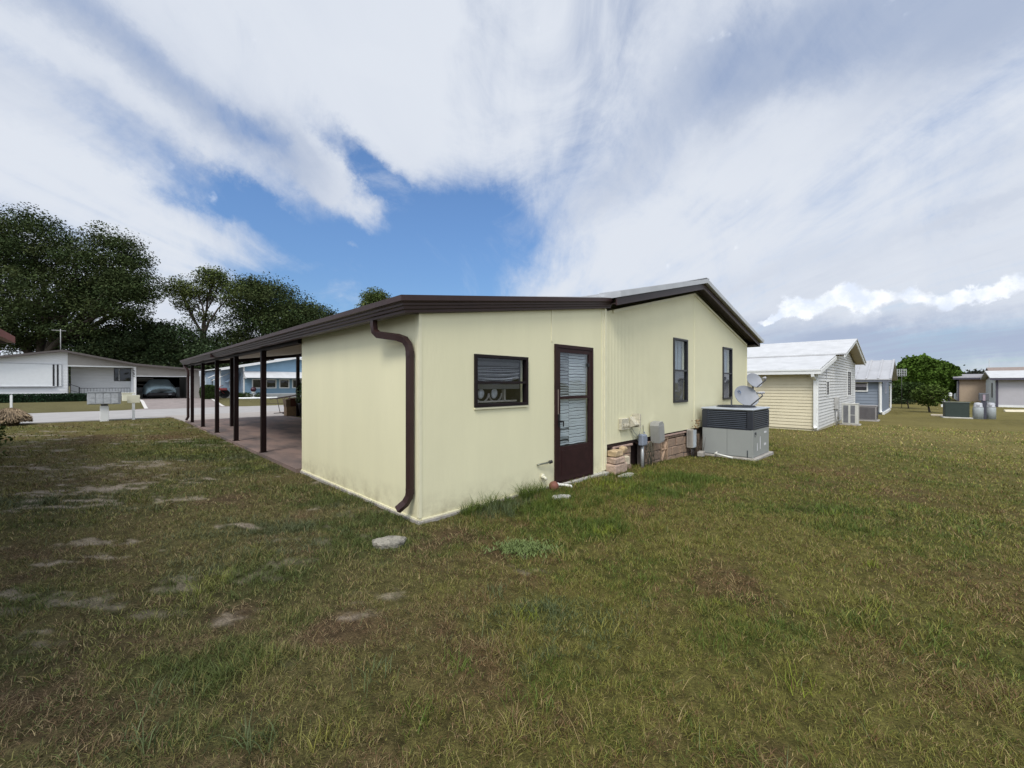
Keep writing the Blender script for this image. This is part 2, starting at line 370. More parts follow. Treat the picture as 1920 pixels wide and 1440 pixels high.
# ------------------------------------------------------------------ lawn: bare sand, brown thatch, green clumps
def gblob(x, y, L, noise):
    out = np.zeros_like(x)
    for (u, v, ru, rv, wt) in L:
        Y = 1162.5/(v-720); X = (u-960)/775*Y; rx = ru/775*Y; ry = rv*Y*Y/1162.5
        r = ((x-X)/rx)**2+((y-Y)/ry)**2
        out = np.maximum(out, wt*np.exp(-r*1.1))
    return out*(.4+1.2*noise)
SAND = [(170, 915, 170, 22, .85), (110, 945, 130, 14, .85), (150, 875, 200, 10, .7), (80, 1210, 130, 34, .7), (190, 915, 95, 10, 1.1), (120, 950, 80, 8, .9), (215, 872, 70, 5, .9), (330, 905, 60, 6, .6), (140, 895, 90, 6, .7), (55, 938, 60, 6, .7), (235, 930, 50, 6, .6), (85, 985, 60, 6, .7), (440, 985, 55, 7, .9), (370, 895, 45, 5, .6), (500, 842, 20, 3, .3),
        (120, 1060, 130, 12, .75), (200, 1045, 60, 8, .6), (60, 1190, 60, 16, .9), (70, 1235, 80, 16, .8), (560, 1090, 50, 10, .45), (655, 1100, 55, 14, .45), (740, 1108, 40, 12, .55), (985, 1070, 45, 18, .60), (640, 1150, 75, 32, .52), (430, 1150, 65, 30, .5), (980, 1040, 60, 16, .4), (10, 905, 50, 6, .8), (60, 855, 60, 4, .6), (300, 830, 90, 4, .5), (700, 1000, 30, 8, .4), (345, 822, 30, 3, .6), (280, 875, 120, 5, .5)]
BROWN = [(860, 1010, 80, 24, .9), (930, 1030, 70, 20, .8), (640, 1165, 80, 35, .8), (430, 1150, 80, 30, .7), (100, 1330, 220, 70, .8), (280, 1200, 90, 40, .5), (100, 1040, 150, 30, .6), (450, 930, 110, 22, .45), (1370, 1090, 60, 45, .7), (1060, 1350, 120, 50, .5), (900, 1230, 60, 40, .4), (1600, 905, 200, 22, .6), (1540, 870, 120, 14, .5), (1720, 1060, 110, 35, .45), (1250, 1380, 90, 50, .4), (1700, 880, 160, 16, .4), (1180, 960, 60, 15, .35), (560, 940, 60, 15, .4), (1480, 1420, 120, 40, .5), (230, 820, 160, 10, .45)]
GREEN = [(640, 935, 90, 16, 1.0), (720, 970, 70, 14, 1.0), (560, 985, 150, 14, .7), (700, 1015, 140, 18, .7), (560, 915, 50, 10, .7), (980, 955, 110, 14, 1.1), (1100, 985, 110, 30, .95), (1180, 915, 110, 18, 1.0), (1290, 890, 100, 10, .9), (1000, 1000, 30, 12, .8), (90, 940, 130, 12, .6), (60, 985, 90, 12, .6), (330, 1250, 110, 35, .7), (70, 1130, 70, 22, .7), (430, 850, 70, 14, 1.0), (370, 830, 60, 10, .9), (490, 880, 60, 10, .8), (250, 850, 70, 8, .6), (1560, 950, 120, 16, .65), (1600, 985, 140, 24, .55), (1160, 1050, 90, 45, .5), (1000, 1140, 100, 40, .45), (1430, 1180, 160, 60, .35), (420, 1400, 120, 50, .4), (1750, 1200, 160, 90, .35), (690, 1340, 90, 50, .4), (1030, 1250, 80, 60, .35), (500, 1080, 120, 20, .5)]
def lawn(x, y):
    n1 = fbm(x, y, 1.1, 1); n2 = fbm(x, y, 3.1, 2); n3 = fbm(x, y, .35, 5, 3); n4 = fbm(x, y, 6.5, 9, 3)
    streaky = fbm(x*.55+y*.2, y*1.8, 1.6, 4)
    hi = fbm(x*.6, y*1.5, 6.5, 61, 5)
    G = gblob(x, y, SAND, .55)
    sand = smooth((G*1.05+(hi-.5)*3.6-.60)/.8)*smooth((G-.12)/.2)
    wild = smooth((streaky*.55+n4*.45-.60)/.10)*smooth((-x-.5)/2.5)*smooth((18-y)/4)*.8
    sand = np.maximum(sand, wild)
    brown = gblob(x, y, BROWN, n2); brown = np.clip(brown*1.2+(n1-.5)*1.5+(n2-.5)*1.3, 0, 1)
    green = gblob(x, y, GREEN, n1*.5+n2*.5); green = np.clip(green*1.2+(fbm(x, y, .9, 12)-.5)*1.9+(n4-.5)*1.2, 0, 1)
    brown = np.clip(brown*(1-.35*smooth((x-.5)/2))+.16*smooth((-.3-x)/1.5)-green*.5, 0, 1)
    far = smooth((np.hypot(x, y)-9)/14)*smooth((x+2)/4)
    return sand, brown, green, n3, far
def in_build(x, y):
    a, b = AB(x, y)
    m = (a > -.032) & (a < 3.7) & (b > -.02) & (b < 3.7)
    m |= (a > -.10) & (a < 3.7) & (b >= 3.7) & (b < 20)
    m |= (a > 3.6) & (a < 11.5) & (b > .04) & (b < 20)
    m |= (a > 7.5) & (a < 8.95) & (b > -1.3) & (b < 0)
    m |= (a > -.35) & (b > 19.6) & (b < 28.2)
    m |= (b > 19.95) & (b < 28.2)
    m |= (b > 28) & (b < 36) & (a > -.7) & (a < 3.4)
    m |= (a > 17.1) & (a < 28.8) & (b > -.9) & (b < 16)
    m |= (a > 3.7) & (a < 9) & (b > 15) & (b < 21)
    m |= (a-2.05)**2+(b+.22)**2 < .022
    return m
# colours of ground and blades, linear
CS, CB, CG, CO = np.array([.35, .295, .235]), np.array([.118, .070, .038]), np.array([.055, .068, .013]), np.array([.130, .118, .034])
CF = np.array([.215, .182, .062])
def ground_col(x, y):
    s, br, g, n3, far = lawn(x, y)
    c = np.ones(x.shape+(3,))*CO*(.8+.4*n3[..., None])
    c = c*(1-br[..., None]*.8)+CB*br[..., None]*.8
    c = c*(1-g[..., None]*.8)+CG*g[..., None]*.8
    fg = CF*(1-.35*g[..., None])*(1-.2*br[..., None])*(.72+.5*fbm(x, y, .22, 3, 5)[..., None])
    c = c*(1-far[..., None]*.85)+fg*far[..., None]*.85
    a, b = AB(x, y); yard = (smooth((b-28)/.5))[..., None]
    c = c*(1-yard)+np.array([.150, .135, .062])*(.7+.6*fbm(x, y, .5, 8)[..., None])*yard
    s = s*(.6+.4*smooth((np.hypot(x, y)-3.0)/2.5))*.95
    c = c*(1-s[..., None])+CS*(.75+.4*fbm(x, y, 9, 6)[..., None])*s[..., None]
    c = c*(1+(fbm(x, y, 22, 71, 3)-.5)[..., None]*1.3*smooth((9-np.hypot(x, y))/4)[..., None])
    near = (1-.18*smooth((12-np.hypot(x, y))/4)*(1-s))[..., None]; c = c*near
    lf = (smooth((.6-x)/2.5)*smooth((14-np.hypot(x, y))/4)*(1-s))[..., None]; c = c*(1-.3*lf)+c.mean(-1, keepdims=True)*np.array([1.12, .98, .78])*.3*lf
    return c
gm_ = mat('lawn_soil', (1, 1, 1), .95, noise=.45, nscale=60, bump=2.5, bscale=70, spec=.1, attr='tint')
def make_ground():
    ths = np.concatenate([np.linspace(-84, 84, 800), np.linspace(87, 273, 48)])*math.pi/180
    rs = np.concatenate([[.25], np.geomspace(1.2, 30, 330), np.geomspace(31.5, 120, 60), np.geomspace(130, 2500, 24)])
    r, t = np.meshgrid(rs, ths, indexing='ij'); x = r*np.sin(t); y = r*np.cos(t)
    z = gz(x, y)
    near = smooth((25-r)/10); a, b = AB(x, y)
    bumps = ((fbm(x, y, 1.5, 20)-.5)*.05+(fbm(x, y, 9, 21)-.5)*.022)*near
    mask = in_build(x, y); bumps = np.where(mask, 0, bumps)
    z = z+bumps-.012
    # the concrete sheets lie on level ground
    z = np.where((b > 19) & (b < 28.3), np.minimum(z, -.012), z)
    v = np.stack([x, y, z], -1).reshape(-1, 3); nr, nt_ = r.shape
    i, j = np.meshgrid(np.arange(nr-1), np.arange(nt_), indexing='ij'); j2 = (j+1) % nt_
    q = np.stack([i*nt_+j, (i+1)*nt_+j, (i+1)*nt_+j2, i*nt_+j2], -1).reshape(-1)
    # orientation: up
    v0, v1, v2 = v[q[0]], v[q[1]], v[q[2]]
    if np.cross(v1-v0, v2-v0)[2] < 0: q = q.reshape(-1, 4)[:, ::-1].reshape(-1)
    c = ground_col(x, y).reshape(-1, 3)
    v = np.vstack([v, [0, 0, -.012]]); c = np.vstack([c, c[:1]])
    tri = np.array([[len(v)-1, (k+1) % nt_, k] for k in range(nt_)])
    k0 = tri[0]; 
    if np.cross(v[k0[1]]-v[k0[0]], v[k0[2]]-v[k0[0]])[2] < 0: tri = tri[:, ::-1]
    return npmesh('ground', v, np.concatenate([q, tri.reshape(-1)]), np.concatenate([np.full(len(q)//4, 4), np.full(nt_, 3)]), gm_, cols=c, smooth=True)
tag(make_ground(), kind='structure')
def blade_material():
    m = bpy.data.materials.new('grass_blades'); m.use_nodes = True; t = m.node_tree; p = t.nodes['Principled BSDF']
    at = t.nodes.new('ShaderNodeAttribute'); at.attribute_name = 'tint'; t.links.new(at.outputs['Color'], p.inputs['Base Color'])
    p.inputs['Roughness'].default_value = .6; p.inputs['Specular IOR Level'].default_value = .25; return m
bm_ = blade_material()
def blades(x, y, z, h, wd, lean, col):
    n = len(x); th = rng.random(n)*2*math.pi; ph = rng.random(n)*2*math.pi
    cx, cy = np.cos(th)*wd/2, np.sin(th)*wd/2; lx, ly = np.cos(ph)*lean*h, np.sin(ph)*lean*h
    hz = h*np.sqrt(np.clip(1-lean**2*.8, .05, 1))
    V = np.empty((n, 5, 3)); V[:, 0] = np.c_[x-cx, y-cy, z]; V[:, 1] = np.c_[x+cx, y+cy, z]
    V[:, 2] = np.c_[x+cx*.8+lx*.35, y+cy*.8+ly*.35, z+hz*.6]; V[:, 3] = np.c_[x-cx*.8+lx*.35, y-cy*.8+ly*.35, z+hz*.6]
    V[:, 4] = np.c_[x+lx, y+ly, z+hz*.95]
    b = (np.arange(n)*5)[:, None]
    f = np.concatenate([b+np.array([0, 1, 2, 3]), b+np.array([3, 2, 4])], 1).reshape(-1)
    return V.reshape(-1, 3), f, np.tile([4, 3], n), np.repeat(col, 5, 0)
def join(parts):
    vs, fs, lt, cs = [], [], [], []; o = 0
    for (v, f, l, c) in parts: vs.append(v); fs.append(f+o); lt.append(l); cs.append(c); o += len(v)
    return np.concatenate(vs), np.concatenate(fs), np.concatenate(lt), np.concatenate(cs)
GSAGE, GGREEN, GOLIVE, GTAN, GBRN, GLIME = (np.array(c) for c in ([.085, .110, .045], [.074, .108, .016], [.172, .164, .036], [.25, .19, .085], [.140, .080, .036], [.15, .18, .020]))
def scatter_grass():
    P = []
    for (r0, r1, dens, wd, hk) in ((1.0, 3.2, 16000, .0026, .85), (3.2, 6, 7000, .0038, .9), (6, 10, 2500, .0060, 1.0), (10, 16, 700, .011, 1.05), (16, 26, 130, .02, 1.1)):
        area = math.pi*(r1*r1-r0*r0)*166/360; n = int(area*dens)
        r = np.sqrt(rng.random(n)*(r1*r1-r0*r0)+r0*r0); t = (rng.random(n)-.5)*166*math.pi/180; k = (np.abs(t) < R(56)) | (rng.random(n) < .5); r, t = r[k], t[k]
        x, y = r*np.sin(t), r*np.cos(t); s, br, g, n3, far = lawn(x, y)
        tuft = smooth((fbm(x, y, 12, 30, 3)-.25)/.5); a, b = AB(x, y)
        keep = (rng.random(len(x)) < (1-.72*s)*(1-.35*br)*np.clip(.25+1.6*tuft, 0, 1.0)) & ~in_build(x, y) & (b < 19.5)
        x, y, s, br, g, far, tuft, a, b = (q[keep] for q in (x, y, s, br, g, far, tuft, a, b)); n = len(x)
        z = gz(x, y)-.012+((fbm(x, y, 1.5, 20)-.5)*.05+(fbm(x, y, 9, 21)-.5)*.022)*smooth((25-np.hypot(x, y))/10)-.004
        wallg = np.exp(-((b+.18)/.2)**2)*((a > .5) & (a < 2.2)) + .6*np.exp(-((b+.35)/.4)**2)*(a > .2)*(a < 5.4) + .5*smooth((a-.6)/1.2)*np.exp(-((b+.9)/.9)**2)*(a < 5)
        tall = smooth((fbm(x, y, 2.2, 40)-.60)/.12)
        h = (.020+.032*rng.random(n)**1.5)*(1+.7*g+.9*wallg+1.1*tall)*hk*(1-.45*s)*(.7+.6*tuft)
        lean = np.clip(.35+.85*rng.random(n)+.3*br-.3*wallg, 0, 1)
        # colour of each blade
        u = rng.random(n); col = np.tile(GOLIVE, (n, 1))
        pg = np.clip(.08+.95*g+.35*wallg, 0, .95)*(1-.5*br); pt = np.clip(.13+.30*br+.25*s+.25*far, 0, .8); pb = np.clip(.13+.7*br-.3*g, .02, .8)
        k = u < pg; col[k] = GGREEN; sg = k & (fbm(x, y, .8, 44) > .52) & (x < 1); col[sg] = GSAGE
        u2 = rng.random(n); k2 = (~k) & (u2 < pt); col[k2] = GTAN; k3 = (~k) & (u2 >= pt) & (u2 < pt+pb); col[k3] = GBRN
        lime = k & (fbm(x, y, 1.3, 50) > .66); col[lime] = GLIME
        col = col*(.65+.7*rng.random((n, 1)))
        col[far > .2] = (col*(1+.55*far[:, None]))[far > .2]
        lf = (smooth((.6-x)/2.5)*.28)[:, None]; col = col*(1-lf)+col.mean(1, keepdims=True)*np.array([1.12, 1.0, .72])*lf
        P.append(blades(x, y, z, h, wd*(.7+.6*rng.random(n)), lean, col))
    # long seed stalks and dry runners lying about
    n = 1300; r = 1.2+6.5*rng.random(n)**.8; t = (rng.random(n)-.5)*108*math.pi/180; x, y = r*np.sin(t), r*np.cos(t)
    k = ~in_build(x, y); x, y = x[k], y[k]; n = len(x)
    s, br, g, n3, far = lawn(x, y)
    col = np.where((rng.random(n) < .6)[:, None], GTAN*1.15, GSAGE*1.2)*(.7+.5*rng.random((n, 1)))
    P.append(blades(x, y, gz(x, y)-.012, .06+.09*rng.random(n)**2, np.full(n, .0028), np.clip(.5+.6*rng.random(n), 0, .99), col))
    # taller tufts: by the back wall and dotted over the lawn
    spots = [(.45+1.75*random.random(), -.10-.10*random.random(), .16+.12*random.random(), .05) for _ in range(26)]
    spots += [(1.2+3.5*random.random(), -.4-1.2*random.random(), .10+.07*random.random(), .09) for _ in range(70)]
    T = []
    for (a, b, h, sp) in spots: p = H(a, b); T.append((p.x, p.y, h, sp, GGREEN))
    for (u, v, h, cc) in ((480, 1390, .16, GSAGE), (860, 1250, .12, GGREEN), (690, 1270, .12, GSAGE), (260, 1400, .13, GSAGE), (300, 1310, .10, GSAGE), (1000, 1320, .10, GGREEN), (790, 1340, .12, GGREEN), (570, 990, .10, GSAGE), (640, 1000, .10, GSAGE),
                          (980, 1160, .10, GLIME), (930, 1110, .10, GSAGE), (1560, 960, .08, GLIME), (1330, 1200, .09, GGREEN), (1500, 1280, .09, GLIME), (1640, 1060, .08, GLIME), (1210, 1090, .10, GGREEN), (1130, 1180, .1, GOLIVE), (620, 1390, .12, GOLIVE)):
        Y = 1162.5/(v-720); T.append(((u-960)/775*Y, Y, h, .11, cc))
    for (x0, y0, h, sp, cc) in T:
        n = 46; x = x0+rng.normal(0, sp*.5, n); y = y0+rng.normal(0, sp*.5, n); k = ~in_build(x, y); x, y = x[k], y[k]; n = len(x)
        if n: P.append(blades(x, y, gz(x, y)-.015, h*(.5+.6*rng.random(n)), np.full(n, .0042), .25+.6*rng.random(n), cc*(.8+.5*rng.random((n, 1)))))
    # creeping broad-leaved weed patch near the shed
    cx, cy = 1162.5/(1028-720)*(985-960)/775, 1162.5/(1028-720)
    n = 1500; x = cx+rng.normal(0, .13, n); y = cy+rng.normal(0, .085, n)
    P.append(blades(x, y, gz(x, y)-.005, .03+.02*rng.random(n), .011*(.6+.6*rng.random(n)), .6+.4*rng.random(n), np.array([.12, .16, .05])*(.7+.6*rng.random((n, 1)))))
    v, f, l, c = join(P); return npmesh('grass', v, f, l, bm_, cols=c)
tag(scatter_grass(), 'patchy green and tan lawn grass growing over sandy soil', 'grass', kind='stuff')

# ------------------------------------------------------------------ concrete: slab, driveway, street
slab_m = mat('stained_slab', (.225, .160, .138), .75, noise=.2, nscale=1.1, bump=.3, bscale=50, col2=(.105, .086, .082), mix_lo=.42, mix_hi=.62, stretch=(1.5, .6, 1))
drive_m = mat('driveway_concrete', (.315, .285, .262), .9, noise=.14, nscale=2.2, bump=.3, bscale=70)
street_m = mat('street_concrete', (.325, .312, .302), .92, noise=.10, nscale=1.3, bump=.3, bscale=80)
pinkdrive_m = mat('pinkish_driveway', (.235, .20, .188), .9, noise=.15, nscale=2, bump=.3, bscale=80)
def sheet(name, pts, z, m, th=.0, n=1):
    mb = MB(); mb.prism([(p[0], p[1]) for p in pts], z-max(th, .12), z, 'xy')
    o = mb.build(name, m); o.location = H(0, 0, 0); o.rotation_euler = (0, 0, TH); return tag(o, kind='structure')
sheet('carport_slab', [(-.085, 3.70), (3.62, 3.70), (3.62, 16.9), (-.085, 16.9)], .055, slab_m)
sheet('driveway', [(-.085, 16.904), (8.6, 16.904), (8.6, 20.3), (9.6, 21), (-1.1, 21), (-.2, 20.2)], .030, drive_m)
sheet('street', [(-70, 20.15), (-.4, 20.15), (-.4, 21.004), (9.8, 21.004), (9.8, 20.15), (90, 20.15), (90, 28.0), (-70, 28.0)], .022, street_m)
def sloped(name, a0, a1, b0, b1, m, dz=.02, n=14, flare=0):
    mb = MB(); bs = np.linspace(b0, b1, n+1); vs = []
    for b in bs:
        z = gzab((a0+a1)/2, b)+dz; fl = flare*max(0, 1-(b-b0)/1.6)**2
        vs += [(a0-fl, b, z), (a1+fl, b, z)]
    fs = [(2*i, 2*i+1, 2*i+3, 2*i+2) for i in range(n)]; mb.add(vs, fs)
    o = mb.build(name, m); o.location = H(0, 0, 0); o.rotation_euler = (0, 0, TH); return tag(o, kind='structure')
sloped('opposite_driveway', -.45, 3.2, 28.004, 41.8, pinkdrive_m, flare=1.2)
sloped('driveway_edge_strip', -.62, -.45, 28.9, 36, mat('pale_kerb', (.55, .53, .5), .9), dz=.03)
sloped('driveway_edge_band', 3.2, 3.37, 28.9, 36, mat('pale_kerb', (.55, .53, .5), .9), dz=.03)
# ================================================================== THE YELLOW HOME WITH SHED AND CARPORT
T0 = thing('mobile_home', 'pale yellow home with brown trim and a long posted carport, nearest on the lawn', 'house', 0, 0, 0)
PF = lambda y0: (lambda s, d, z: (s, y0+d, z))            # wall facing -b
PS = lambda x0: (lambda s, d, z: (x0+d, s, z))            # wall facing -a
RZ = lambda a: 2.403+.139*(a+.274)                         # top of the carport roof fascia
# shed walls
mb = MB()
WIN = (.80, 1.67, 1.25, 1.83); DOOR = (2.33, 3.22, .03, 2.05)
wall(mb, PF(0), [0, 3.66], lambda s: RZ(s)-.06, .017, [WIN, DOOR], .09)
wall(mb, PS(0), [.0912, 3.69], lambda s: RZ(0)-.07, .017, [], .09)
wall(mb, lambda s, d, z: (s, 3.69-d, z), [.0912, 3.63], lambda s: RZ(s)-.08, .056, [], .09)
mb.build('shed_wall', siding_y, T0)
mb = MB()                                                  # footing, corner bead, battens, base bead
mb.box(-.03, 3.60, -.028, .0, -.3, .016); mb.box(-.03, -.0, .0, 3.69, -.3, .016)
foot = mb.build('footing', conc, T0); noisy(foot, .012)
mb = MB()
mb.box(-.006, -.0012, .0, .035, .05, 2.36); mb.box(-.006, .03, -.006, -.0012, .05, 2.36)
mb.box(-.012, -.0012, .04, 3.69, .017, .035); mb.box(.032, DOOR[0]-.06, -.010, -.0012, .017, .033)
mb.box(2.225, 2.25, -.008, -.0012, 2.12, 2.66); mb.box(3.55, 3.60, -.010, -.0012, .04, 2.76); mb.box(3.608, 3.672, -.022, -.0012, .04, 2.78)
mb.build('wall_trim', mat('cream_trim', (.78, .745, .53), .5, noise=.05), T0)
# main wall, gable end
APX, ZA = 7.48, 3.66; SL = .236
GZT = lambda a: ZA-SL*abs(a-APX)
W2 = (6.36, 7.02, 1.13, 2.47); W3 = (9.40, 10.06, 1.12, 2.46)
mb = MB(); wall(mb, PF(.003), [3.672, APX, 11.45], lambda s: GZT(s)-.02, .46, [W2, W3], .1)
mb.build('gable_wall', siding_y2, T0)
mb = MB(); wall(mb, PS(11.352), [.104, 15.0], lambda s: GZT(11.45)-.03, .46, [], .1); wall(mb, PS(3.70), [.104, 15.0], lambda s: 2.72, .10, [(2, 3, 1, 1.9)], .1)
wall(mb, lambda s, d, z: (s, 15.0-d, z), [3.802, APX, 11.35], lambda s: GZT(s)-.03, .1, [], .1)
mb.build('side_wall', siding_y, T0)
mb = MB(); mb.box(7.455, 7.475, -.006, .002, .47, 3.62); mb.box(11.41, 11.456, -.012, .002, .46, 2.72)
for i in range(2):
    s = (-1, 1)[i]; a0, a1 = (3.9, APX) if s < 0 else (APX, 11.44)
    mb.prism([(a0, GZT(a0)-.075), (a1, GZT(a1)-.075), (a1, GZT(a1)-.02), (a0, GZT(a0)-.02)], -.018, .001)
mb.build('wall_trim', MATS['cream_trim'], T0)
# carport and shed roof
mb = MB(); mb.prism([(-.25, RZ(-.25)-.03), (3.95, RZ(3.95)-.03), (3.95, RZ(3.95)+.035), (-.25, RZ(-.25)+.012)], -.02, 16.46)
for i in range(42):                                         # standing seams of the roof pans
    b = .2+i*.395; mb.prism([(.1, RZ(.1)+.014), (3.9, RZ(3.9)+.033), (3.9, RZ(3.9)+.06), (.1, RZ(.1)+.018)], b, b+.02)
mb.build('carport_roof', roof_metal, T0)
mb = MB(); mb.prism([(.10, RZ(.1)-.13), (3.69, RZ(3.69)-.13), (3.69, RZ(3.69)-.034), (.10, RZ(.1)-.034)], 3.70, 16.3); mb.build('carport_ceiling', ceil_m, T0)
prof = [(-.205, -.163), (-.208, -.135), (-.228, -.128), (-.232, -.100), (-.250, -.093), (-.252, -.072), (-.262, -.066), (-.264, -.060), (-.286, -.055), (-.288, .002), (-.262, .006)]
def sweep(mb, prof, fn0, fn1, back):
    n = len(prof); pr = prof+back; m = len(pr)
    vs = [fn0(*p) for p in pr]+[fn1(*p) for p in pr]
    mb.add(vs, [(i, i+m, (i+1) % m+m, (i+1) % m) for i in range(m)]+[tuple(range(m)), tuple(range(2*m-1, m-1, -1))])
back = [(-.12, .004), (-.12, -.163)]
mb = MB(); zt = 2.403
# mitred corner: the front profile runs out to the same offsets
sweep(mb, prof, lambda p, q: (p, (p+.205)*.8-.055, zt+q), lambda p, q: (p, 16.46, zt+q), back)
for b in (10.2,): mb.box(-.2895, -.20, b, b+.012, zt-.164, zt+.004)
gut = mb.build('gutter', brown, T0)
mb = MB()
def ff(a):                                                  # front fascia profile at station a
    return lambda p, q: ((a if a > 0 else p), (p+.205)*.8-.055, (RZ(a) if a > 0 else zt)+q*(1 if a < 1 else 1))
sweep(mb, prof, ff(-1), ff(3.74), back)
mb.build('fascia', brown, T0)
# main roof
JA = 3.67; EV = 12.0; FB = -.22
zb = lambda a: 3.70-.232*abs(a-APX)                        # bottom edge of rake fascia
mb = MB(); prf = [(JA, zb(JA)), (APX, zb(APX)), (EV, zb(EV)), (EV, zb(EV)+.125), (APX, zb(APX)+.135), (JA, zb(JA)+.125)]
mb.prism(prf[:2]+prf[4:], FB, FB+.025); mb.prism([prf[1], prf[2], prf[3], prf[4]], FB, FB+.025)
for (p0, p1) in ((JA, APX), (APX, EV)): mb.prism([(p0, zb(p0)+.055), (p1, zb(p1)+.055), (p1, zb(p1)+.068), (p0, zb(p0)+.068)], FB-.006, FB-.0005)
mb.box(EV-.004, EV+.02, FB, 15.2, zb(EV), zb(EV)+.13); mb.build('rake_fascia', brown, T0)
mb = MB(); mb.prism([(JA+.02, zb(JA)+.03), (APX, zb(APX)+.03), (APX, zb(APX)+.05), (JA+.02, zb(JA)+.05)], FB+.026, -.019)
mb.prism([(APX, zb(APX)+.03), (EV-.01, zb(EV)+.03), (EV-.01, zb(EV)+.05), (APX, zb(APX)+.05)], FB+.026, -.019)
mb.box(11.457, EV-.006, FB+.026, 15.1, zb(EV)+.004, zb(EV)+.028); mb.build('soffit', brown_soffit, T0)
mb = MB(); k = .128
for (p0, p1) in ((JA-.02, APX), (APX, EV+.07)):
    mb.prism([(p0, zb(p0)+k+.004), (p1, zb(p1)+k+.004), (p1, zb(p1)+k+.10), (p0, zb(p0)+k+.10)], -.30, 15.3)
mb.box(APX-.1, APX+.1, -.302, 15.31, zb(APX)+k+.098, zb(APX)+k+.112)
for s, p0, p1 in ((0, JA, APX-.12), (1, APX+.12, EV+.05)):
    for i in range(38):
        b = .1+i*.4; mb.prism([(p0, zb(p0)+k+.1), (p1, zb(p1)+k+.1), (p1, zb(p1)+k+.125), (p0, zb(p0)+k+.125)], b, b+.03)
mb.box(EV-.02, EV+.09, -.31, -.302, zb(EV)+k-.02, zb(EV)+k+.09)
mb.build('metal_roof', roof_metal, T0)
# downspouts
def downspout(parent, P, splash=True, m=brown, rz=zt, sc=1):
    mb = MB(); mb.tube(P, 0, rect=(.056*sc, .072*sc)); d = mb.build('downspout', m, parent); return d
ds = [(-.175, .70, 2.25), (-.175, .70, 2.19), (-.168, .69, 2.12), (-.15, .64, 2.075), (-.10, .28, 2.02), (-.075, .17, 1.985), (-.06, .115, 1.92), (-.055, .10, 1.84), (-.055, .10, .33), (-.062, .105, .27), (-.09, .13, .205), (-.155, .185, .13)]
d = downspout(T0, ds)
for (p, q) in (((-.0552, .10, 1.86), (-.055, .10, 1.80)), ((-.055, .10, .36), (-.055, .10, .30))): mb = MB(); mb.tube([p, q], 0, rect=(.060, .077)); mb.build('sleeve', brown, d)
# far downspout at the carport end
mb = MB(); mb.tube([(-.17, 16.3, 2.25), (-.17, 16.3, 2.17), (-.13, 16.1, 2.08), (-.11, 15.98, 2.0), (-.10, 15.95, 1.9), (-.10, 15.95, .25), (-.16, 15.95, .13)], 0, rect=(.07, .09)); mb.build('downspout', brown, T0)
# posts of the carport
for b in (6.05, 8.54, 11.0, 13.4, 15.7):
    mb = MB(); mb.box(-.05, .045, b-.045, b+.045, .05, 2.36); mb.box(-.07, .06, b-.07, b+.07, .056, .066)
    mb.box(-.055, .05, b-.16, b+.16, 2.26, 2.36); mb.build('post', post_m, T0)
mb = MB(); mb.box(.68, .82, 12.83, 12.97, .05, 2.5); mb.build('post', post_m, T0)
mb = MB(); mb.box(3.84, 3.96, 16.25, 16.37, .03, 2.92); mb.build('post', post_m, T0)
mb = MB(); mb.prism([(-.05, RZ(-.05)-.26), (4.3, RZ(4.3)-.26), (4.3, RZ(4.3)-.035), (-.05, RZ(-.05)-.035)], 16.3, 16.4)
mb.prism([(-.06, 2.20), (.06, 2.20), (.06, 2.36), (-.06, 2.36)], 3.70, 16.29); mb.build('beam', post_m, T0)
# ------------------------------------------------ window in the shed
def frame(mb, x0, x1, z0, z1, w_, y0, y1, P=None, T=None):
    for (a, b, c, d) in ((x0, x1, z1-w_, z1), (x0, x1, z0, z0+w_), (x0, x0+w_, z0+w_, z1-w_), (x1-w_, x1, z0+w_, z1-w_)): mb.box(a, b, y0, y1, c, d, T)
frm = mat('window_frame_brown', (.014, .009, .010), .5, noise=.2, spec=.2)
def window(parent, x0, x1, z0, z1, y=0, mid=None, m=frm, fw=.038, g=None, T=None, lab=None):
    mb = MB(); frame(mb, x0-.035, x1+.035, z0-.035, z1+.035, fw, y-.028, y+.05, T=T); o = mb.build('window', m, parent, lab)
    if mid: mb = MB(); mb.box(x0+.0, x1-.0, y-.022, y+.03, mid-.016, mid+.016, T); mb.build('mullion', m, o)
    mb = MB(); mb.box(x0+.005, x1-.005, y+.012, y+.016, z0+.005, z1-.005, T); mb.build('pane', g or glass_m, o)
    return o
wo = window(T0, *WIN, mid=1.52, lab='small brown framed shed window with a crumpled blind and round bundles behind the glass')
mb = MB(); mb.box(.765, 1.705, -.022, -.0012, 1.19, 1.212); mb.build('sill', MATS['cream_trim'], wo)
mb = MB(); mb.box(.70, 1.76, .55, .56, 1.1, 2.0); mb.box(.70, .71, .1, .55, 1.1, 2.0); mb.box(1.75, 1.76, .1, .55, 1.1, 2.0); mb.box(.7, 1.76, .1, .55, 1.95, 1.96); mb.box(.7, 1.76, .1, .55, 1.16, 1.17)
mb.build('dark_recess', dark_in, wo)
blind_m = mat('blind_slats', (.55, .54, .57), .6, noise=.08)
mb = MB()
for i in range(13):                                         # sagging stack of slats
    f = i/12; pts = []
    for k in range(12):
        s = k/11; sag = -.035*(1-(2*s-.9)**2)*(1-f*.3)
        pts.append((.83+.80*s*(1 if i % 2 else .985), .075+.012*math.sin(i*2.1), 1.565+f*.135+sag*(1-f)+.022*s*math.sin(i*1.7)))
    for q in range(11):
        a, b = pts[q], pts[q+1]; mb.add([a, b, (b[0], b[1]+.022, b[2]+.008), (a[0], a[1]+.022, a[2]+.008)], [(0, 1, 2, 3)])
mb.build('blind', blind_m, wo)
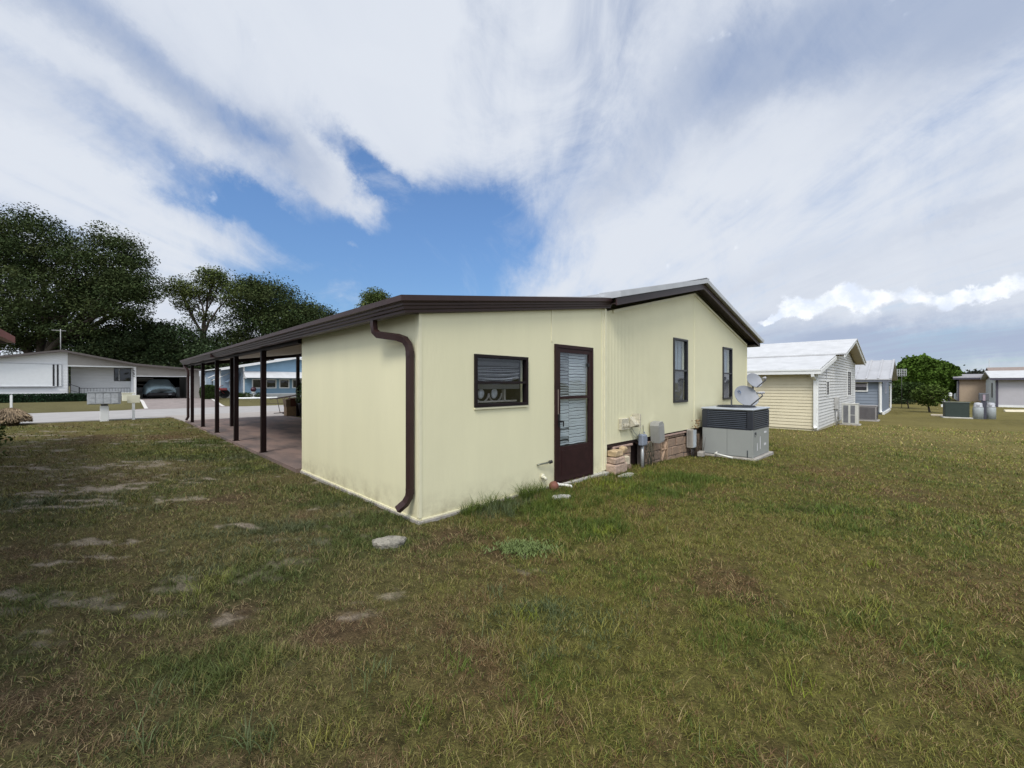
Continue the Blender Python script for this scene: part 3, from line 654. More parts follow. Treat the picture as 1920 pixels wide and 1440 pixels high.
mb = MB(); mb.box(.83, 1.63, .07, .10, 1.735, 1.79, bev=.01); mb.build('blind_headrail', mat('blind_rail', (.12, .12, .14), .5), wo)
mb = MB(); mb.box(.83, 1.62, .06, .08, 1.435, 1.495); mb.build('shelf_edge', mat('grey_shelf', (.20, .20, .22), .6), wo)
tray = mat('tray_plastic', (.36, .33, .32), .5, noise=.2, nscale=20); bund = mat('rolled_cloth', (.62, .63, .70), .6, noise=.25, nscale=25)
for cx in (.985, 1.215):                                    # curved tray with a pale roll of cloth in it
    mb = MB(); mb.tube([(cx+.115*math.cos(t), .11, 1.385+.115*math.sin(t)) for t in np.linspace(math.pi*1.02, math.pi*1.98, 14)], .012, n=8); mb.build('tray', tray, wo)
    T = Matrix.Translation((cx-.01, .12, 1.375)) @ Matrix.Rotation(.25, 4, 'Y') @ Matrix.Diagonal((.052, .03, .068, 1))
    mb = MB(); mb.lathe([(.02, -1), (.6, -.8), (.95, -.3), (1, .1), (.8, .6), (.4, .9), (.05, 1)], 16, T); mb.build('cloth_roll', bund, wo)
mb = MB(); mb.box(1.36, 1.385, .09, .14, 1.27, 1.43); mb.box(.84, 1.60, .09, .12, 1.265, 1.285); mb.build('shelf_divider', tray, wo)
# tall windows
for W_ in (W2, W3):
    wo = window(T0, *W_, y=.003, mid=(1.80 if W_ is W2 else 1.79), fw=.04, m=mat('window_frame_black', (.022, .022, .026), .4))
    mb = MB(); mb.box(W_[0]+.01, W_[1]-.01, .06, .065, W_[2], 1.79); mb.build('insect_screen', mat('screen_mesh', (.15, .145, .155), .8, noise=.1, nscale=30), wo)
    mb = MB()
    for i in range(6): x = W_[0]+.03+i*.105; mb.box(x, x+.09, .10+.012*(i % 2), .112+.012*(i % 2), 1.80, W_[3]-.02)
    mb.build('curtain', mat('pale_curtain', (.40, .46, .52), .8, noise=.1), wo)
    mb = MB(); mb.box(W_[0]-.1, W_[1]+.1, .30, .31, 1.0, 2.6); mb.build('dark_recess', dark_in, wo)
# ------------------------------------------------ storm door
mb = MB(); a0, a1, z0, z1 = DOOR[0], DOOR[1], DOOR[2], DOOR[3]
frame(mb, a0-.04, a1+.04, -.01, z1+.04, .05, -.03, .06); mb.build('door_frame', brown_d, T0)
mb = MB(); x0, x1 = a0+.012, a1-.012
mb.box(x0, x0+.065, -.022, .012, .05, 2.035); mb.box(x1-.065, x1, -.022, .012, .05, 2.035); mb.box(x0+.065, x1-.065, -.021, .011, 1.975, 2.035)
mb.box(x0+.065, x1-.065, -.021, .011, 1.275, 1.315); mb.box(x0+.065, x1-.065, -.021, .011, .05, .56)
mb.box(x0+.10, x1-.10, -.025, -.0215, .13, .50)
door = mb.build('storm_door', brown_d, T0)
mb = MB(); mb.box(x0+.065, x1-.065, -.006, -.002, .56, 1.275); mb.box(x0+.065, x1-.065, -.006, -.002, 1.315, 1.975); mb.build('pane', glass('door_glass', (.92, .95, .97), .05), door)
mb = MB(); mb.box(x0+.018, x0+.045, -.075, -.022, .93, .96); mb.box(x0+.012, x0+.050, -.032, -.022, .87, 1.06); mb.box(x0+.02, x0+.075, -.085, -.07, .935, .958); mb.box(x0+.062, x0+.075, -.085, -.07, .87, .934)
mb.build('handle', black_m, door)
mb = MB(); mb.box(x0+.002, x0+.014, -.03, -.022, 1.05, 1.42); mb.build('lock_strip', mat('worn_edge', (.30, .24, .20), .5), door)
mb = MB(); mb.box(x1-.10, x1-.07, -.035, .0, 1.78, 1.83); mb.build('closer', black_m, door)
slat = mat('jalousie_slats', (.60, .61, .59), .35, noise=.06, nscale=3)
mb = MB(); nS = 58; H0 = .575
for i in range(nS):
    z = H0+i*(1.97-H0)/nS; broken = .0
    for (s0, s1) in ((x0+.07, x0+.07+.27), (x0+.345, x1-.07)):
        tilt = .014 if i > 29 else .006
        jit = .004*math.sin(i*3.7+s0*9); g0 = .0
        if i > 29 and s0 < x0+.1: tilt = .027+.004*math.sin(i*2.2)
        if i in (1, 2, 3, 4) and s0 < x0+.1: tilt = .03; jit += .01*math.sin(i*5)
        if i in (9, 10) and s0 < x0+.1: tilt = .03
        n = 8
        for k in range(n):
            u0 = s0+(s1-s0)*k/n; u1 = s0+(s1-s0)*(k+1)/n
            w0 = .003*math.sin(u0*22+i*.6); w1 = .003*math.sin(u1*22+i*.6)
            mb.add([(u0, .03, z+jit+w0), (u1, .03, z+jit+w1), (u1, .03+tilt, z+.0236+jit+w1-tilt*.35), (u0, .03+tilt, z+.0236+jit+w0-tilt*.35)], [(0, 1, 2, 3)])
mb.build('jalousie_blind', slat, door)
mb = MB(); mb.box(a0, a1, .13, .14, .03, 2.05); mb.build('inner_door', mat('inner_door_dark', (.10, .105, .11), .7, noise=.6, nscale=3), door)
mb = MB(); mb.box(2.30, 3.62, -.10, .06, -.16, .022); mb.build('threshold', mat('pale_concrete', (.42, .41, .37), .9, noise=.2, bump=.5), T0)
# ------------------------------------------------ skirt of the gable wall
block_m = mat('pink_block', (.32, .225, .160), .92, noise=.3, nscale=5, bump=2.2, bscale=26, col2=(.20, .145, .110), mix_lo=.45, mix_hi=.75)
mortar = mat('mortar', (.20, .16, .135), .95, noise=.2, bump=.5)
mb = MB(); mb.box(3.66, 11.44, .22, .24, -.3, .50); mb.box(3.665, 11.44, .02, .21, .40, .458); mb.build('belly_panel', mat('belly_brown', (.035, .018, .015), .8, noise=.3), T0)
random.seed(3)
def course(x0, x1, z0, z1, zt_):
    mb = MB(); z = z0; r = 0
    while z < zt_-.03:
        x = x0-(.2 if r % 2 else 0)
        while x < x1:
            a, b = max(x, x0)+.006, min(x+.395, x1)-.006
            if b-a > .05: mb.box(a, b, .03+random.uniform(-.012, .008), .17, z+.005, min(z+.185, zt_)-.006+random.uniform(-.006, .006), bev=.012)
            x += .40
        z += .19; r += 1
    noisy(mb.build('skirt_wall', block_m, T0), .008)
course(3.95, 4.60, -.17, .36, .35); course(5.05, 5.80, -.24, .36, .31); course(6.14, 7.0, -.24, .4, .38); course(7.0, 7.9, -.26, .36, .30)
for q in ((3.95, 4.60, .33), (5.05, 5.80, .29), (6.14, 7.85, .30)): mb = MB(); mb.box(q[0], q[1], .05, .16, -.3, q[2]); mb.build('mortar', mortar, T0)
mb = MB(); mb.box(3.93, 4.62, .01, .19, .352, .395, bev=.01); mb.box(5.03, 5.9, .01, .19, .312, .36, bev=.01); mb.box(5.9, 7.05, .01, .19, .385, .43, bev=.01); mb.build('coping', mat('pink_coping', (.40, .28, .23), .9, noise=.15, bump=.6), T0)
mb = MB(); bx0, bx1, bz0, bz1 = 5.81, 6.13, -.19, .375                       # pierced decorative block, X with a waist
for (p, q) in (((bx0, bz0), (bx1, bz1)), ((bx1, bz0), (bx0, bz1)), ((bx0, (bz0+bz1)/2), (bx1, (bz0+bz1)/2))):
    mb.tube([(p[0], .085, p[1]), (q[0], .085, q[1])], 0, rect=(.03, .12))
frame(mb, bx0, bx1, bz0, bz1, .035, .025, .15); mb.build('pierced_block', mat('tan_block', (.36, .25, .17), .9, noise=.25, bump=1.5, bscale=30), T0)
# ------------------------------------------------ fittings on the gable wall
vent_m = mat('weathered_vent_plastic', (.50, .47, .37), .7, noise=.35, nscale=30)
mb = MB(); mb.box(4.10, 4.40, -.035, .003, .68, .88, bev=.008); mb.box(4.10, 4.12, -.06, -.036, .68, .88)
for i in range(5): mb.tube([(4.14+i*.055, -.05, .70), (4.14+i*.055, -.045, .79)], .009, n=6)
mb.box(4.13, 4.39, -.055, -.036, .685, .70); mb.build('outlet_plate', vent_m, T0, 'weathered square vent plate low on the gable wall')
mb = MB(); mb.prism([(-.03, .90), (-.14, .77), (-.14, .745), (-.03, .70)], 4.42, 4.60, 'yz'); mb.box(4.57, 4.60, -.16, .0, .70, .95); mb.build('dryer_vent', vent_m, T0)
mb = MB(); mb.tube([(4.5, -.02, .7), (4.56, -.05, .60), (4.66, -.07, .52), (4.72, -.05, .5)], .008, n=6); mb.tube([(4.45, -.015, .7), (4.55, -.03, .55), (4.70, -.05, .44)], .006, n=6)
mb.tube([(4.76, -.04, .5), (4.78, -.05, .66), (4.88, -.05, .72), (4.94, -.03, .60), (5.0, -.03, .44)], .007, n=6); mb.build('cable', mat('pale_cable', (.42, .42, .33), .6), T0)
grey_box = mat('grey_enclosure', (.30, .30, .285), .5, noise=.1, nscale=6, bump=.1)
mb = MB(); Tm = Matrix.Translation((5.34, -.13, .56)) @ Matrix.Rotation(R(-7), 4, 'Y')
mb.prism([(-.12, -.20), (.08, -.20), (.11, -.15), (.11, .14), (.06, .20), (-.09, .20), (-.125, .14)], -.08, .10, 'xz', Tm); mb.box(-.11, .09, -.09, -.081, -.17, .13, Tm); mb.build('meter_enclosure', grey_box, T0, 'tilted grey plastic enclosure on the gable wall')
mb = MB(); mb.box(7.02, 7.12, -.14, .003, .05, .47, bev=.01); mb.box(7.02, 7.22, -.125, -.02, .08, .44, bev=.008); d = mb.build('disconnect_box', mat('grey_box_body', (.33, .31, .28), .5, noise=.1), T0, 'pale grey electrical disconnect box beside the cooling unit')
mb = MB(); mb.box(7.05, 7.215, -.148, -.1405, .06, .455, bev=.006); mb.box(7.14, 7.19, -.156, -.149, .10, .14); mb.build('cover', mat('box_cover', (.46, .50, .53), .45, noise=.1), d)
mb = MB()
for i in range(6): mb.tube([(7.05+i*.045, -.10, .05), (7.04+i*.05, -.11+.02*(i % 2), -.08), (7.06+i*.06, -.10, -.28)], .010, n=6)
mb.build('conduit', mat('dark_conduit', (.045, .04, .038), .6), T0)
# hose tap and stub low on the shed
mb = MB(); mb.tube([(1.90, -.012, .362), (1.96, -.035, .372), (2.12, -.055, .378)], .012, n=8); mb.build('faucet', mat('tap_metal', (.22, .23, .18), .4, .5), T0)
mb = MB(); mb.tube([(2.12, -.055, .378), (2.165, -.058, .382)], .024, n=10); mb.build('faucet_knob', black_m, T0)
mb = MB(); mb.lathe([(.035, 0), (.035, .03), (.02, .035)], 12, Matrix.Translation((2.02, -.002, .185)) @ Matrix.Rotation(R(90), 4, 'X')); mb.tube([(2.02, -.02, .185), (2.02, -.06, .17), (2.03, -.07, .14)], .02, n=8); mb.build('pipe_stub', cream_p, T0)

# ================================================================== things lying near the home
t = thing('utility_box', 'blue grey telephone box on a steel pipe beside the dryer vent', 'utility box', 4.80, -.08)
mb = MB(); mb.tube([(0, 0, -.15), (0, 0, .45)], .032, n=14); mb.build('pipe', mat('galvanised_pipe', (.36, .37, .37), .4, .4), t)
mb = MB(); mb.box(-.085, .085, -.06, .05, .40, .62, bev=.02); mb.box(-.07, .07, -.067, -.061, .43, .59); mb.lathe([(.012, 0), (.012, .03)], 8, Matrix.Translation((-.02, -.05, .64))); mb.build('box', mat('blue_grey_box', (.22, .25, .31), .45, noise=.1), t)
mb = MB()
for i in range(14): mb.tube([(.12+.02*i+random.uniform(-.02, .02), random.uniform(-.05, .03), .45), (.14+.02*i, random.uniform(-.1, .03), .2), (.12+.025*i, random.uniform(-.08, .04), -.12)], .006, n=5)
mb.build('loose_wires', mat('old_wires', (.07, .065, .045), .8, noise=.4), t)
tan_b = mat('tan_stone', (.47, .35, .21), .92, noise=.3, nscale=9, bump=1.8, bscale=26)
tan_c = mat('pinkish_stone', (.42, .31, .24), .92, noise=.25, nscale=9, bump=1.5, bscale=26)
def rock(name, lab, a, b, z, sx, sy, sz, m, rot=0, tilt=0, grp='loose building blocks by the skirt'):
    mb = MB(); mb.box(-sx/2, sx/2, -sy/2, sy/2, 0, sz, bev=.018); o = mb.build(name, m); noisy(o, .014)
    o.location = H(a, b, z); o.rotation_euler = (R(tilt), 0, TH+R(rot)); return tag(o, lab, 'block', grp)
rock('building_block', 'long tan block at the bottom of the small pile by the shed corner', 3.86, -.10, -.03, .42, .19, .17, tan_c, 2)
rock('building_block', 'tan block second from the bottom in the pile', 3.83, -.10, .145, .30, .19, .11, tan_c, -4)
rock('building_block', 'yellowish rough block on top of the pile', 3.82, -.09, .262, .27, .18, .11, tan_b, 5)
rock('building_block', 'small tipped tan block leaning by the pink skirt', 4.08, -.08, .30, .17, .12, .09, tan_b, 14, 12)
rock('building_block', 'short cream block standing on end in front of the skirt', 4.10, -.12, .08, .14, .12, .16, mat('cream_block', (.52, .45, .33), .9, noise=.2, bump=1), -8)
def flat_stone(lab, x, y, rx, ry, h, m, rot=0, seed=0):
    r_ = random.Random(seed); n = 26; mb = MB(); pr = []
    for (k, z) in ((.86, -.04), (1.0, h*.45), (.97, h*.85), (.86, h), (.5, h*1.04), (.15, h*1.02)): pr.append((k, z))
    vs = []; w_ = [1+.10*r_.uniform(-1, 1) for _ in range(n)]
    for (k, z) in pr:
        for i in range(n): a = 2*math.pi*i/n; vs.append((rx*k*w_[i]*math.cos(a), ry*k*w_[i]*math.sin(a), z+r_.uniform(-.003, .003)))
    fs = [(i*n+j, i*n+(j+1) % n, (i+1)*n+(j+1) % n, (i+1)*n+j) for i in range(5) for j in range(n)]+[tuple(5*n+j for j in range(n))]
    mb.add(vs, fs, smooth=False); o = mb.build('flat_stone', m); o.location = (x, y, float(gz(x, y))); o.rotation_euler = (0, 0, R(rot)); return tag(o, lab, 'stone', 'flat stones in the lawn')
stone_m = mat('pale_stone', (.30, .28, .235), .9, noise=.3, nscale=14, bump=2.5, bscale=45, col2=(.15, .14, .12), mix_lo=.5, mix_hi=.7)
flat_stone('round pale stepping stone in the grass by the near shed corner', -1.16, 3.90, .155, .105, .035, stone_m, 12, 1)
flat_stone('jagged whitish stone in the grass in front of the storm door', .645, 5.42, .13, .085, .035, mat('whitish_stone', (.40, .39, .38), .9, noise=.25, nscale=18, bump=1.2), 15, 2)
flat_stone('thin pale paving fragment beside the block pile', *H(3.78, -.33).xy, .22, .08, .02, mat('pale_concrete', (.42, .41, .37)), 45, 3)
mb = MB(); prb = [(.01, -.06)]+[(.062*math.sin(a), -.062*math.cos(a)) for a in np.linspace(.2, math.pi-.05, 18)]
mb.lathe(prb, 28)
o = mb.build('ball', mat('faded_red_rubber', (.17, .065, .045), .7, noise=.18, nscale=10, bump=.3)); o.location = H(2.05, -.19, .072); o.scale = (1.12, 1.12, 1.12); tag(o, 'small faded brown red ball against the shed wall under the tap', 'ball')
pvc = mat('white_pvc', (.68, .68, .64), .45, noise=.08)
mb = MB(); mb.tube([(0, 0, .035), (.10, -.07, .03), (.17, -.11, .022), (.185, -.13, -.02)], .02, n=10); mb.tube([(-.02, .015, .037), (.02, -.015, .034)], .026, n=10)
o = mb.build('pipe_elbow', pvc); o.location = H(2.28, -.06, .0); o.rotation_euler = (0, 0, TH-R(25)); tag(o, 'short white plastic drain pipe on the ground at the foot of the storm door', 'pipe')
# ------------------------------------------------ packaged cooling unit
ax, bx = 7.60, -1.20; gz0 = -.15
t = thing('concrete_pad', 'flat pale concrete pad under the large grey cooling unit', 'pad', ax, bx, gz0); t2 = t
mb = MB(); mb.box(-.06, 1.42, -.07, 1.13, -.1, .03, bev=.015); o = mb.build('slab', conc, t); noisy(o, .006)
t = thing('cooling_unit', 'large grey packaged cooling unit with dark louvred top half beside the gable wall', 'air conditioner', ax, bx, gz0+.032)
gb = mat('unit_grey_paint', (.285, .30, .29), .42, noise=.05, nscale=2); dk = mat('unit_dark_guard', (.028, .032, .043), .4, noise=.1)
mb = MB(); X1, Y1 = 1.30, 1.08
mb.box(.012, X1-.012, .012, Y1-.012, 0, .61); mb.build('cabinet', gb, t)
mb = MB(); mb.box(0, .0115, .03, .52, .02, .60); mb.box(0, .0115, .53, Y1-.03, .02, .60); mb.box(.03, .56, 0, .0115, .02, .60); mb.box(.57, X1-.03, 0, .0115, .02, .60); mb.box(-.003, .03, -.003, .03, 0, .61); mb.build('panel', mat('unit_grey_panel', (.30, .315, .305), .42, noise=.05, nscale=2), t)
mb = MB(); mb.box(.05, X1-.05, .05, Y1-.05, .61, 1.02); mb.build('coil', mat('coil_black', (.012, .013, .016), .6), t)
mb = MB()
for i in range(9):
    z = .64+i*.0425; mb.box(-.004, .008, .13, Y1-.13, z, z+.017); mb.box(.10, X1-.10, -.004, .008, z, z+.017)
mb.build('louvre', mat('louvre_dark', (.085, .10, .13), .4), t)
mb = MB()
for (x0, x1, y0, y1) in ((0, .10, 0, .13), (X1-.10, X1, 0, .13), (0, .10, Y1-.13, Y1), (X1-.1, X1, Y1-.13, Y1)): mb.box(x0-.004, x1+.002, y0-.004, y1+.002, .612, 1.022, bev=.02)
mb.box(.0, X1, .0, Y1, .60, .628, bev=.008); mb.build('corner_post', dk, t)
mb = MB(); mb.box(-.02, X1+.02, -.02, Y1+.02, 1.024, 1.075, bev=.022); mb.build('top_cover', mat('unit_top_grey', (.36, .39, .43), .4, noise=.08), t)
mb = MB(); cc = (X1*.52, Y1*.5)
mb.lathe([(.42, 0), (.42, .012), (.40, .018)], 32, Matrix.Translation((*cc, 1.0755)))
for i in range(9): mb.lathe([(.40-.042*i, .018), (.40-.042*i, .03), (.392-.042*i, .03), (.392-.042*i, .018)], 28, Matrix.Translation((*cc, 1.078)))
mb.build('fan_grille', dk, t)
mk = mat('dark_mark', (.03, .035, .045), .5)
mb = MB(); mx = .12                                          # dark maker's mark, two squared strokes
for (x0, x1, z0, z1) in ((0, .045, .085, .10), (0, .014, .02, .085), (0, .045, .0, .016), (.06, .115, .085, .10), (.10, .115, .03, .085), (.055, .07, .045, .085)): mb.box(mx+x0, mx+x1, -.006, -.0012, .45+z0, .45+z1)
mb.build('emblem', mk, t)
wl = mat('white_sticker', (.66, .66, .68), .5)
for q in ((.30, .345, .13, .30), (.52, .565, .15, .43), (.85, 1.05, .48, .52), (.85, 1.02, .2, .25)): mb = MB(); mb.box(q[0], q[1], -.004, -.0012, q[2], q[3]); mb.build('sticker', wl, t)
mb = MB(); mb.box(-.006, -.0032, .10, .118, .0, .16); mb.build('service_slot', mk, t)
mb = MB(); mb.tube([(0, 0, 0), (.16, .05, .01)], .021, n=10); mb.tube([(-.01, .02, 0), (.03, -.36, -.05)], .021, n=10)
o = mb.build('drain_pipe', pvc); o.location = H(7.40, -.50, -.07); o.rotation_euler = (0, 0, TH-R(8)); tag(o, 'bent white drain pipe lying in front of the cooling unit pad', 'pipe')
rock('building_block', 'small dull grey block on the ground beside the disconnect box', 7.30, -.22, -.16, .20, .14, .12, conc, 8, grp='loose building blocks by the skirt')
# dried twigs behind the disconnect box
mb = MB(); random.seed(9)
for i in range(60):
    p = Vector((random.uniform(-.03, .32), random.uniform(-.06, .06), -.2)); q = p+Vector((random.uniform(-.10, .12), random.uniform(-.10, .05), random.uniform(.35, .78))); mb.tube([p, (p+q)/2+Vector((random.uniform(-.04, .04), 0, .05)), q], [.006, .004, .002], n=4)
t = thing('dry_shrub', 'dead brown twiggy shrub between the disconnect box and the cooling unit', 'shrub', 7.22, -.10)
mb.build('twigs', mat('dead_twigs', (.075, .055, .038), .9, noise=.4, nscale=20), t)
mb = MB()
for i in range(26):
    c = Vector((random.gauss(.08, .06), random.gauss(-.02, .04), random.uniform(.62, .80))); mb.tube([c, c+Vector((random.uniform(-.05, .05), random.uniform(-.03, .03), random.uniform(-.01, .05)))], [.014, .004], n=5)
mb.build('dead_leaves', mat('dead_leaf', (.30, .20, .11), .9, noise=.4, nscale=30), t)
# ------------------------------------------------ satellite dishes
dish_m = mat('dish_grey', (.255, .27, .30), .45, noise=.06, nscale=8); arm_m = mat('dish_arm', (.13, .13, .15), .5)
def dish(label, a, b, z, rx, rz, az, el, arml, mastz, logo=False, lnbw=.1):
    t = thing('satellite_dish', label, 'satellite dish', a, b, gz0, 0, 'two satellite dishes beside the cooling unit')
    zc = z-gz0
    # reflector: facing direction (az measured in world from +Y clockwise, el up)
    fw = Vector((math.sin(R(az))*math.cos(R(el)), math.cos(R(az))*math.cos(R(el)), math.sin(R(el))))
    fw.rotate(Matrix.Rotation(-TH, 3, 'Z'))
    up = (Vector((0, 0, 1))-fw*fw.z).normalized(); rt = up.cross(fw)
    Mx = Matrix((( rt.x, up.x, fw.x, 0), (rt.y, up.y, fw.y, 0), (rt.z, up.z, fw.z, zc), (0, 0, 0, 1)))
    mb = MB(); n = 40; rings = [(.0, -.07), (.3, -.064), (.6, -.045), (.85, -.018), (1.0, .0), (1.03, .004), (1.03, -.006), (1.0, -.012), (.85, -.03), (.6, -.057), (.3, -.076), (0.0, -.082)]
    vs = []; fs = []
    for (k, d) in rings:
        for i in range(n): q = 2*math.pi*i/n; vs.append((rx*k*math.cos(q), rz*k*math.sin(q), d*rx/.3))
    for i in range(len(rings)-1):
        for j in range(n): fs.append((i*n+j, i*n+(j+1) % n, (i+1)*n+(j+1) % n, (i+1)*n+j))
    mb.add(vs, fs, Mx, smooth=True); rf = mb.build('reflector', dish_m, t)
    if logo:
        mb = MB()
        for (r0, r1, a0, a1, ox) in ((.050, .030, -80, 80, .0), (.028, .012, -70, 70, -.035), (.05, .042, 100, 170, .01)):
            L = [(rx*(-.50)+ox+r0*math.cos(R(q)), rz*.42+r0*math.sin(R(q))) for q in np.linspace(a0, a1, 10)]+[(rx*(-.50)+ox+r1*math.cos(R(q)), rz*.42+r1*math.sin(R(q))) for q in np.linspace(a1, a0, 10)]
            mb.prism([(p[0], p[1]) for p in L], -.022, -.016, 'xy', Mx)
        mb.build('emblem', mat('logo_blue_grey', (.10, .14, .22), .5), rf)
    f0 = Mx @ Vector((0, -rz*1.0, -.02)); f1 = Mx @ Vector((0, -rz*.9, arml)); 
    mb = MB(); mb.tube([Mx @ Vector((0, -rz*.4, -.09*rx/.3)), f0, f1], 0, rect=(.022, .022)); mb.tube([f1, Mx @ Vector((0, -rz*.68, arml+.02))], .013, n=8); mb.build('arm', arm_m, t)
    mb = MB(); c1 = Mx @ Vector((0, -rz*.60, arml+.02)); 
    for q in ((-1, 0, 1) if lnbw > .08 else (0,)):
        p0 = Mx @ Vector((q*lnbw*.55, -rz*.62, arml+.03)); p1 = Mx @ Vector((q*lnbw*.5, -rz*.50, arml-.06)); mb.tube([p0, p1], [.026, .032], n=12)
    mb.build('receiver', mat('receiver_plastic', (.42, .42, .44) if lnbw > .08 else (.05, .045, .045), .5), t)
    b0 = Mx @ Vector((0, -.02, -.125*rx/.3)); mb = MB(); mb.tube([b0, b0-Vector((0, 0, .0))+Vector((0, 0, -.08)), (b0.x, b0.y, mastz)], .022, n=10); mb.tube([Mx @ Vector((-.05, 0, -.125*rx/.3)), Mx @ Vector((.05, 0, -.125*rx/.3))], .025, n=8); mb.build('mast', mat('mast_steel', (.24, .24, .25), .45, .4), t)
    return t
dish('lower and larger grey satellite dish with an emblem, just above the cooling unit', 9.20, -.63, 1.20, .31, .285, 174, 28, .50, -.1, True, .10)
dish('smaller plain grey satellite dish, above and behind the larger one', 9.45, -.745, 1.60, .20, .20, 172, 28, .33, -.1, False, .05)
mb = MB(); mb.tube([(0, 0, -.2), (0, 0, 1.33)], .02, n=8); o = mb.build('steel_stake', mat('dark_stake', (.05, .05, .05), .6)); o.location = H(8.95, -.35, gz0); tag(o, 'thin dark steel stake standing behind the cooling unit', 'stake')
# ================================================================== foliage
def leaf_mat(name, col, var=.35):
    return mat(name, col, .75, noise=var, nscale=.9, spec=.08, attr='tint')
def leaves(name, pts, size, m, parent=None, up=.3, aspect=.55, tint=None):
    n = len(pts); nr = rng.normal(size=(n, 3)); nr[:, 2] = np.abs(nr[:, 2])+up; nr /= np.linalg.norm(nr, axis=1)[:, None]
    a = np.cross(nr, rng.normal(size=(n, 3))); a /= np.linalg.norm(a, axis=1)[:, None]; b = np.cross(nr, a)
    s = size*(.6+.8*rng.random(n))[:, None]; a = a*s*.5; b = b*s*.5*aspect
    V = np.stack([pts-a, pts-a*.1-b, pts+a, pts-a*.1+b], 1).reshape(-1, 3)
    f = np.arange(4*n); t = np.ones((n, 3)) if tint is None else tint
    return npmesh(name, V, f, np.full(n, 4), m, parent, np.repeat(t, 4, 0))
def clump_points(lobes, per, cl_r, k, shell=.75):
    """leaf clumps spread through lobes (cx,cy,cz,rx,ry,rz,clumps)"""
    P, T, CC = [], [], []
    for (cx, cy, cz, rx, ry, rz, nc) in lobes:
        d = rng.normal(size=(nc, 3)); d /= np.linalg.norm(d, axis=1)[:, None]; r = (shell+(1-shell)*rng.random(nc))*np.where(rng.random(nc) < .75, 1, rng.random(nc)**.5)
        c = np.array([cx, cy, cz])+d*r[:, None]*np.array([rx, ry, rz])*(.88+.24*rng.random((nc, 1)))
        CC.append(c)
        for q in c:
            m = int(per*(.5+rng.random())); rr = cl_r*(.6+.8*rng.random())
            o_ = rng.normal(size=(m, 3)); o_ /= np.maximum(1, np.linalg.norm(o_, axis=1)/1.7)[:, None]; p = q+o_*np.array([rr, rr, rr*.6])*.6; P.append(p)
            T.append(np.tile(np.array([.75+.5*rng.random()]*3)*np.array([.9+.25*rng.random(), 1, .9+.2*rng.random()]), (m, 1)))
    return np.concatenate(P), np.concatenate(T), np.concatenate(CC)
bark = mat('oak_bark', (.060, .048, .038), .95, noise=.35, nscale=4, bump=2, bscale=12)
def branch(mb, p, q, r0, r1, n=7, bend=.12):
    p, q = Vector(p), Vector(q); L = (q-p).length; pts = []
    off = Vector((random.uniform(-1, 1), random.uniform(-1, 1), random.uniform(-.3, .8)))*L*bend
    for i in range(7): t = i/6; pts.append(p.lerp(q, t)+off*math.sin(t*math.pi)+Vector((random.uniform(-1, 1), random.uniform(-1, 1), 0))*L*.015)
    mb.tube(pts, [r0+(r1-r0)*i/6 for i in range(7)], n=n); return pts
def tree(name, label, cat, x, y, lobes, trunk_h, r, leafsize, m, per=26, cl=1.3, group=None, shell=.75, nb=5, z=None, multi=1, up=.3):
    z0 = float(gz(x, y)) if z is None else z
    t = bpy.data.objects.new(name, None); COL.objects.link(t); t.location = (x, y, z0); tag(t, label, cat, group)
    P, T, CC = clump_points(lobes, per, cl, 0, shell); leaves('crown', P, leafsize, m, t, tint=T, up=up)
    mb = MB(); ctr = Vector((lobes[0][0]*.3, lobes[0][1]*.3, trunk_h))
    for k in range(multi):
        base = Vector((random.uniform(-.2, .2)*multi, random.uniform(-.2, .2)*multi, -.2)); ctr_k = ctr+Vector((random.uniform(-.5, .5), random.uniform(-.5, .5), 0))*(multi-1)
        branch(mb, base, ctr_k, r, r*.72, 10, .05)
        for (cx, cy, cz, rx, ry, rz, nc) in lobes[k::multi]:
            mid = Vector((cx, cy, cz)); branch(mb, ctr_k-Vector((0, 0, r)), mid, r*.5, r*.16)
            sel = [c for c in CC if (Vector(c)-mid).length < max(rx, rz)*1.2]; random.shuffle(sel)
            for c in sel[:nb]: branch(mb, mid.lerp(ctr_k, random.random()*.6), c, r*.16, r*.04, 5, .08)
    mb.build('trunk', bark, t); return t
oak = leaf_mat('oak_leaf', (.048, .068, .025), .2); oak2 = leaf_mat('light_oak_leaf', (.085, .112, .034), .2); shade = leaf_mat('dark_thicket_leaf', (.050, .074, .032), .2)
def at(u, Y): return (u-960)/775*Y
Y1 = 45.; px = Y1/775
def lobe(u, v, ru, rv, Y, x0, n, dep=None, dy=0):
    k = Y/775; return (at(u, Y)-x0, dy, 1.5-(v-720)*k, max(ru*k*.5, ru*k-.75), max(ru*k*.5, (dep or ru)*k-.75), max(rv*k*.5, rv*k-.6), n)
X0 = at(78, Y1)
tree('oak_tree', 'huge dark live oak behind the white house, tallest tree at the left edge', 'tree', X0, Y1,
     [lobe(60, 470, 85, 75, Y1, X0, 190), lobe(190, 500, 80, 78, Y1, X0, 170, dy=1), lobe(-40, 520, 90, 110, Y1, X0, 160), lobe(240, 545, 55, 45, Y1, X0, 80), lobe(95, 570, 95, 60, Y1, X0, 130, dy=-1), lobe(40, 630, 90, 45, Y1, X0, 130), lobe(215, 590, 60, 28, Y1, X0, 45), lobe(150, 560, 50, 60, Y1, X0, 50), lobe(150, 625, 70, 22, Y1, X0, 30)], 3.4, .75, .22, oak, per=130, cl=1.25, group='oaks behind the far houses', shell=.6, nb=9)
X0 = at(415, 52); Yb = 52
